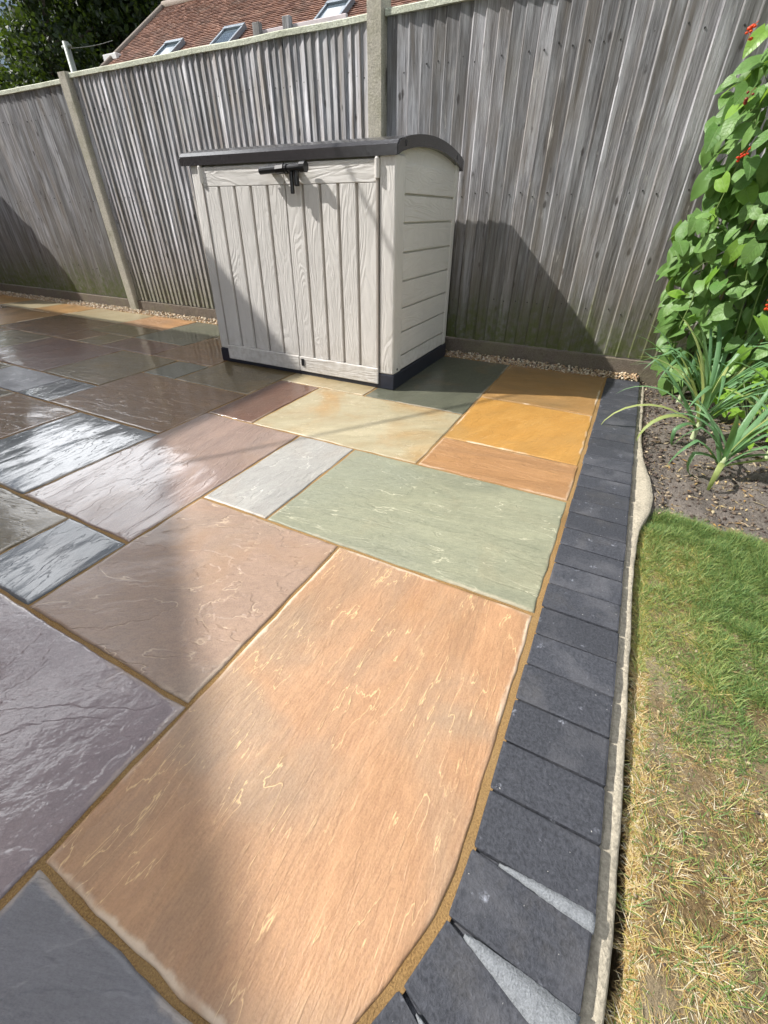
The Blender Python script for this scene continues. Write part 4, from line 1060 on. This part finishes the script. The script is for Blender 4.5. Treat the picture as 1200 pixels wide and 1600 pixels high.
# utility pole with two wires
up_ = Cc + 0.95 * (Vector((-14.83, 10.0, 4.65)) - Cc)
pole = empty('utility_pole', (up_.x, up_.y, -.15)); tag(pole, 'slim grey pole with two thin wires in front of the trees', 'pole')
M['galv'] = m_plain('galvanised', (0.20, 0.225, 0.20), 0.5, 0.5, 0.15, 6)
bm = bmesh.new(); bm_tube(bm, (0, 0, 0), (0, 0, up_.z + .15), .10, .075, 12); done(bm, 'shaft', M['galv'], pole, True)
bm = bmesh.new(); bm_tube(bm, (-.16, 0, up_.z + .06), (.16, 0, up_.z + .06), .04, .04, 8); done(bm, 'bracket', M['galv'], pole, True)
for tgt in (Vector(rp_(.1, .1, .3)), Vector(rp_(-.2, -1.6, .2))):
    bm = bmesh.new(); curve_tube(bm, [Vector((.1, 0, up_.z + .02)).lerp(tgt - pole.location, f) - Vector((0, 0, .03 * math.sin(math.pi * f))) for f in np.linspace(0, 1, 9)], .006, .006, 5)
    done(bm, 'wire', M['galv'], pole, True)

# ------------------------------------------------------------------ trees
M['bark'] = m_plain('tree_bark', (0.10, 0.085, 0.07), 0.9, 0.2, 0.4, 5, 0.02)
M['tl'] = [m_leaf('tree_leaf_%d' % i, a, b, .12, .6, 3) for i, (a, b) in enumerate([((0.008, 0.019, 0.006), (0.017, 0.034, 0.009)), ((0.014, 0.033, 0.008), (0.03, 0.058, 0.012)), ((0.05, 0.085, 0.015), (0.08, 0.12, 0.025))])]
def tree(loc, h, rad, nclump, per, label, lean=(0, 0), leaf=.17, bare=0.25, seed=0):
    r_ = random.Random(seed); g_ = np.random.default_rng(seed)
    root = empty('tree', loc); tag(root, label, 'tree', 'trees beyond the fence')
    bm = bmesh.new()
    top = Vector((lean[0], lean[1], h * .92))
    tp = [Vector((0, 0, 0)).lerp(top, f) + Vector((r_.uniform(-.1, .1), r_.uniform(-.1, .1), 0)) * (f > 0) for f in np.linspace(0, 1, 8)]
    curve_tube(bm, tp, h * .028, h * .006, 9)
    ends = []
    for k in range(16):
        f = r_.uniform(bare, .95); p = Vector((0, 0, 0)).lerp(top, f); a = r_.uniform(0, 6.28); ln = rad * (1.05 - .55 * f) * r_.uniform(.6, 1.1)
        e = p + Vector((math.cos(a) * ln, math.sin(a) * ln, ln * r_.uniform(.25, .9)))
        mid = (p + e) / 2 + Vector((0, 0, -.08 * ln)); curve_tube(bm, [p, mid, e], h * .010, h * .003, 6); ends += [e, mid]
    done(bm, 'trunk', M['bark'], root, True)
    cs = []
    for k in range(nclump):
        if k < len(ends): c_ = ends[k]
        else:
            while True:
                q = Vector((r_.uniform(-1, 1), r_.uniform(-1, 1), r_.uniform(-1, 1)))
                if q.length < 1: break
            zc = h * (bare + 1.02) / 2; c_ = Vector((q.x * rad + lean[0] * .5, q.y * rad + lean[1] * .5, zc + q.z * h * (1.02 - bare) / 2))
        cs.append((c_, rad * r_.uniform(.16, .34)))
    P = []; mi = []
    for c_, cr_ in cs:
        q = g_.normal(0, .52, (per, 3)) * cr_ * np.array([1, 1, .75]); P.append(q + np.array(c_)); mi.append(g_.choice(3, per, p=[.62, .30, .08]))
    P = np.concatenate(P); mi = np.concatenate(mi); n = len(P)
    a = g_.uniform(0, 6.28, n); s = leaf * g_.uniform(.6, 1.3, n)
    ax = g_.normal(0, 1, (n, 3)); ax /= np.linalg.norm(ax, axis=1)[:, None]; bx = np.cross(ax, g_.normal(0, 1, (n, 3))); bx /= np.linalg.norm(bx, axis=1)[:, None]
    A = P + ax * s[:, None]; B = P + bx * s[:, None] * .55; C_ = P - ax * s[:, None]; D_ = P - bx * s[:, None] * .55
    V = np.stack([A, B, C_, D_], 1).reshape(-1, 3); Q = np.arange(n)[:, None] * 4 + np.array([[0, 1, 2, 3]])
    me = fast_mesh('crown', V, [Q], [mi]); o = link('crown', me, None, root)
    for m_ in M['tl']: me.materials.append(m_)
def at(az, dist): return (Cc.x + math.cos(R(az)) * dist, Cc.y + math.sin(R(az)) * dist, -.15)
tree(at(154.5, 24), 6.6, 3.0, 34, 260, 'thin leaning tree at the far left with sky between its branches', (1.2, .3), .10, .15, 1)
tree(at(147.3, 27), 8.8, 2.6, 30, 330, 'tall dark tree left of the pole with bright sky gaps high up', (1.6, 0), .10, .30, 2)
tree(at(141.2, 29), 10.0, 2.9, 150, 420, 'dense dark green tree behind the pole', (.3, 0), .13, .04, 3)
tree(at(137.5, 31), 11.5, 3.6, 150, 420, 'dense dark tree behind the left end of the tiled roof', (0, 0), .13, .05, 4)
tree(at(133.0, 33), 11.5, 3.6, 130, 400, 'tall dark tree showing above the roof ridge', (0, 0), .13, .05, 5)
for k, (az, d_, h_, r2) in enumerate([(149.5, 27, 5.6, 2.4), (146, 27.5, 5.8, 2.5), (142.3, 29, 6.3, 2.6), (153.5, 26, 5.2, 2.4)]):
    tree(at(az, d_), h_, r2, 70, 420, ['round dark bush just above the far left fence panel', 'dark bush above the far left fence panel beside the pole', 'dark bush between the pole and the white eaves box', 'dark bush beyond the left edge of the photo'][k], (0, 0), .10, .0, 20 + k)

# ------------------------------------------------------------------ unseen house assumed left of the patio, shaped to cast the shadow on it
hx, hy = -1.12 - 0.975 * 5.0, 0.17 - 0.393 * 5.0
own = empty('unseen_house', (hx - 4, hy, 0)); tag(own, 'unseen brick house assumed beside the patio, shaped to cast the shadow over the left of the paving', 'house')
O0 = Vector(own.location)
bm = bmesh.new(); bm_box(bm, hx - 7 - O0.x, hx - .12 - O0.x, hy + .02 - O0.y, 1.88 - .393 * 5 - .05 - O0.y, -.2, 4.76); done(bm, 'wing_wall', M['brick'], own)
bm = bmesh.new(); bm_box(bm, hx - 7.1 - O0.x, hx - O0.x, hy + .01 - O0.y, 1.88 - .393 * 5 - O0.y, 4.77, 5.0, .01); done(bm, 'wing_roof', M['verge'], own)
bm = bmesh.new(); bm_box(bm, hx - 7 - O0.x, hx - .12 - O0.x, hy - 6.6 - O0.y, hy - O0.y, -.2, 4.9); bm_poly_extrude(bm, [(0, 4.901), (-6.6, 4.901), (-3.3, 7.72)], 'x', hx - 7 - O0.x, hx - .12 - O0.x); done(bm, 'wall', M['brick'], own)
for s_ in (0, 1):
    bm = bmesh.new()
    a = (.12, 4.98) if s_ == 0 else (-6.63, 4.98); b = (-3.21, 7.99) 
    bm_poly_extrude(bm, [a, b, (b[0], b[1] - .18), (a[0], a[1] - .18)], 'x', hx - 7.1 - O0.x, hx - O0.x); done(bm, 'roof', M['tile'], own)
for yy in (-1.2, -3.3, -5.4):
    for zz in (1.0, 3.2):
        bm = bmesh.new(); bm_box(bm, hx - .13 - O0.x, hx - .07 - O0.x, yy - .5, yy + .5, zz, zz + 1.2); wdw = done(bm, 'window', M['white'], own)
        bm = bmesh.new(); bm_box(bm, hx - .068 - O0.x, hx - .06 - O0.x, yy - .43, yy + .43, zz + .07, zz + 1.13); done(bm, 'pane', M['glass'], wdw)
# unseen pole added only to throw the thin shadow line over doors and slabs
d_ = Vector((.6026, .8336, .0533)).normalized(); pc = Vector((-3.81, -1.04, 3.0)); pe = Vector((-2.66, 0.66, 3.06))
bm = bmesh.new(); bm_tube(bm, pc + (pc - pe) * 1.83, pe, .011, .009, 8); ap = done(bm, 'shadow_pole', M['galv'])
tag(ap, 'unseen thin grey pole added over the patio to cast a thin shadow line', 'pole')
cb = empty('added_shade_bush', (-7.35, 1.75, -.1)); tag(cb, 'unseen tall bush added beyond the left edge to shade the fence corner', 'bush')  # unseen stand-in bush, added to cast the shade on the fence corner
P = rng.normal(0, 1, (9000, 3)); P /= np.linalg.norm(P, axis=1)[:, None]; P *= rng.uniform(.75, 1.0, (9000, 1)) * np.array([.62, .45, 1.25]); P[:, 2] += 1.25
nn = len(P); ax = rng.normal(0, 1, (nn, 3)); ax /= np.linalg.norm(ax, axis=1)[:, None]; bx = np.cross(ax, rng.normal(0, 1, (nn, 3))); bx /= np.linalg.norm(bx, axis=1)[:, None]
V = np.stack([P + ax * .05, P + bx * .03, P - ax * .05, P - bx * .03], 1).reshape(-1, 3)
me = fast_mesh('foliage', V, [np.arange(nn)[:, None] * 4 + np.array([[0, 1, 2, 3]])]); link('foliage', me, M['tl'][0], cb)
bm = bmesh.new(); bm_tube(bm, (0, 0, 0), (0, 0, 1.6), .05, .03, 8); done(bm, 'stem', M['bark'], cb, True)
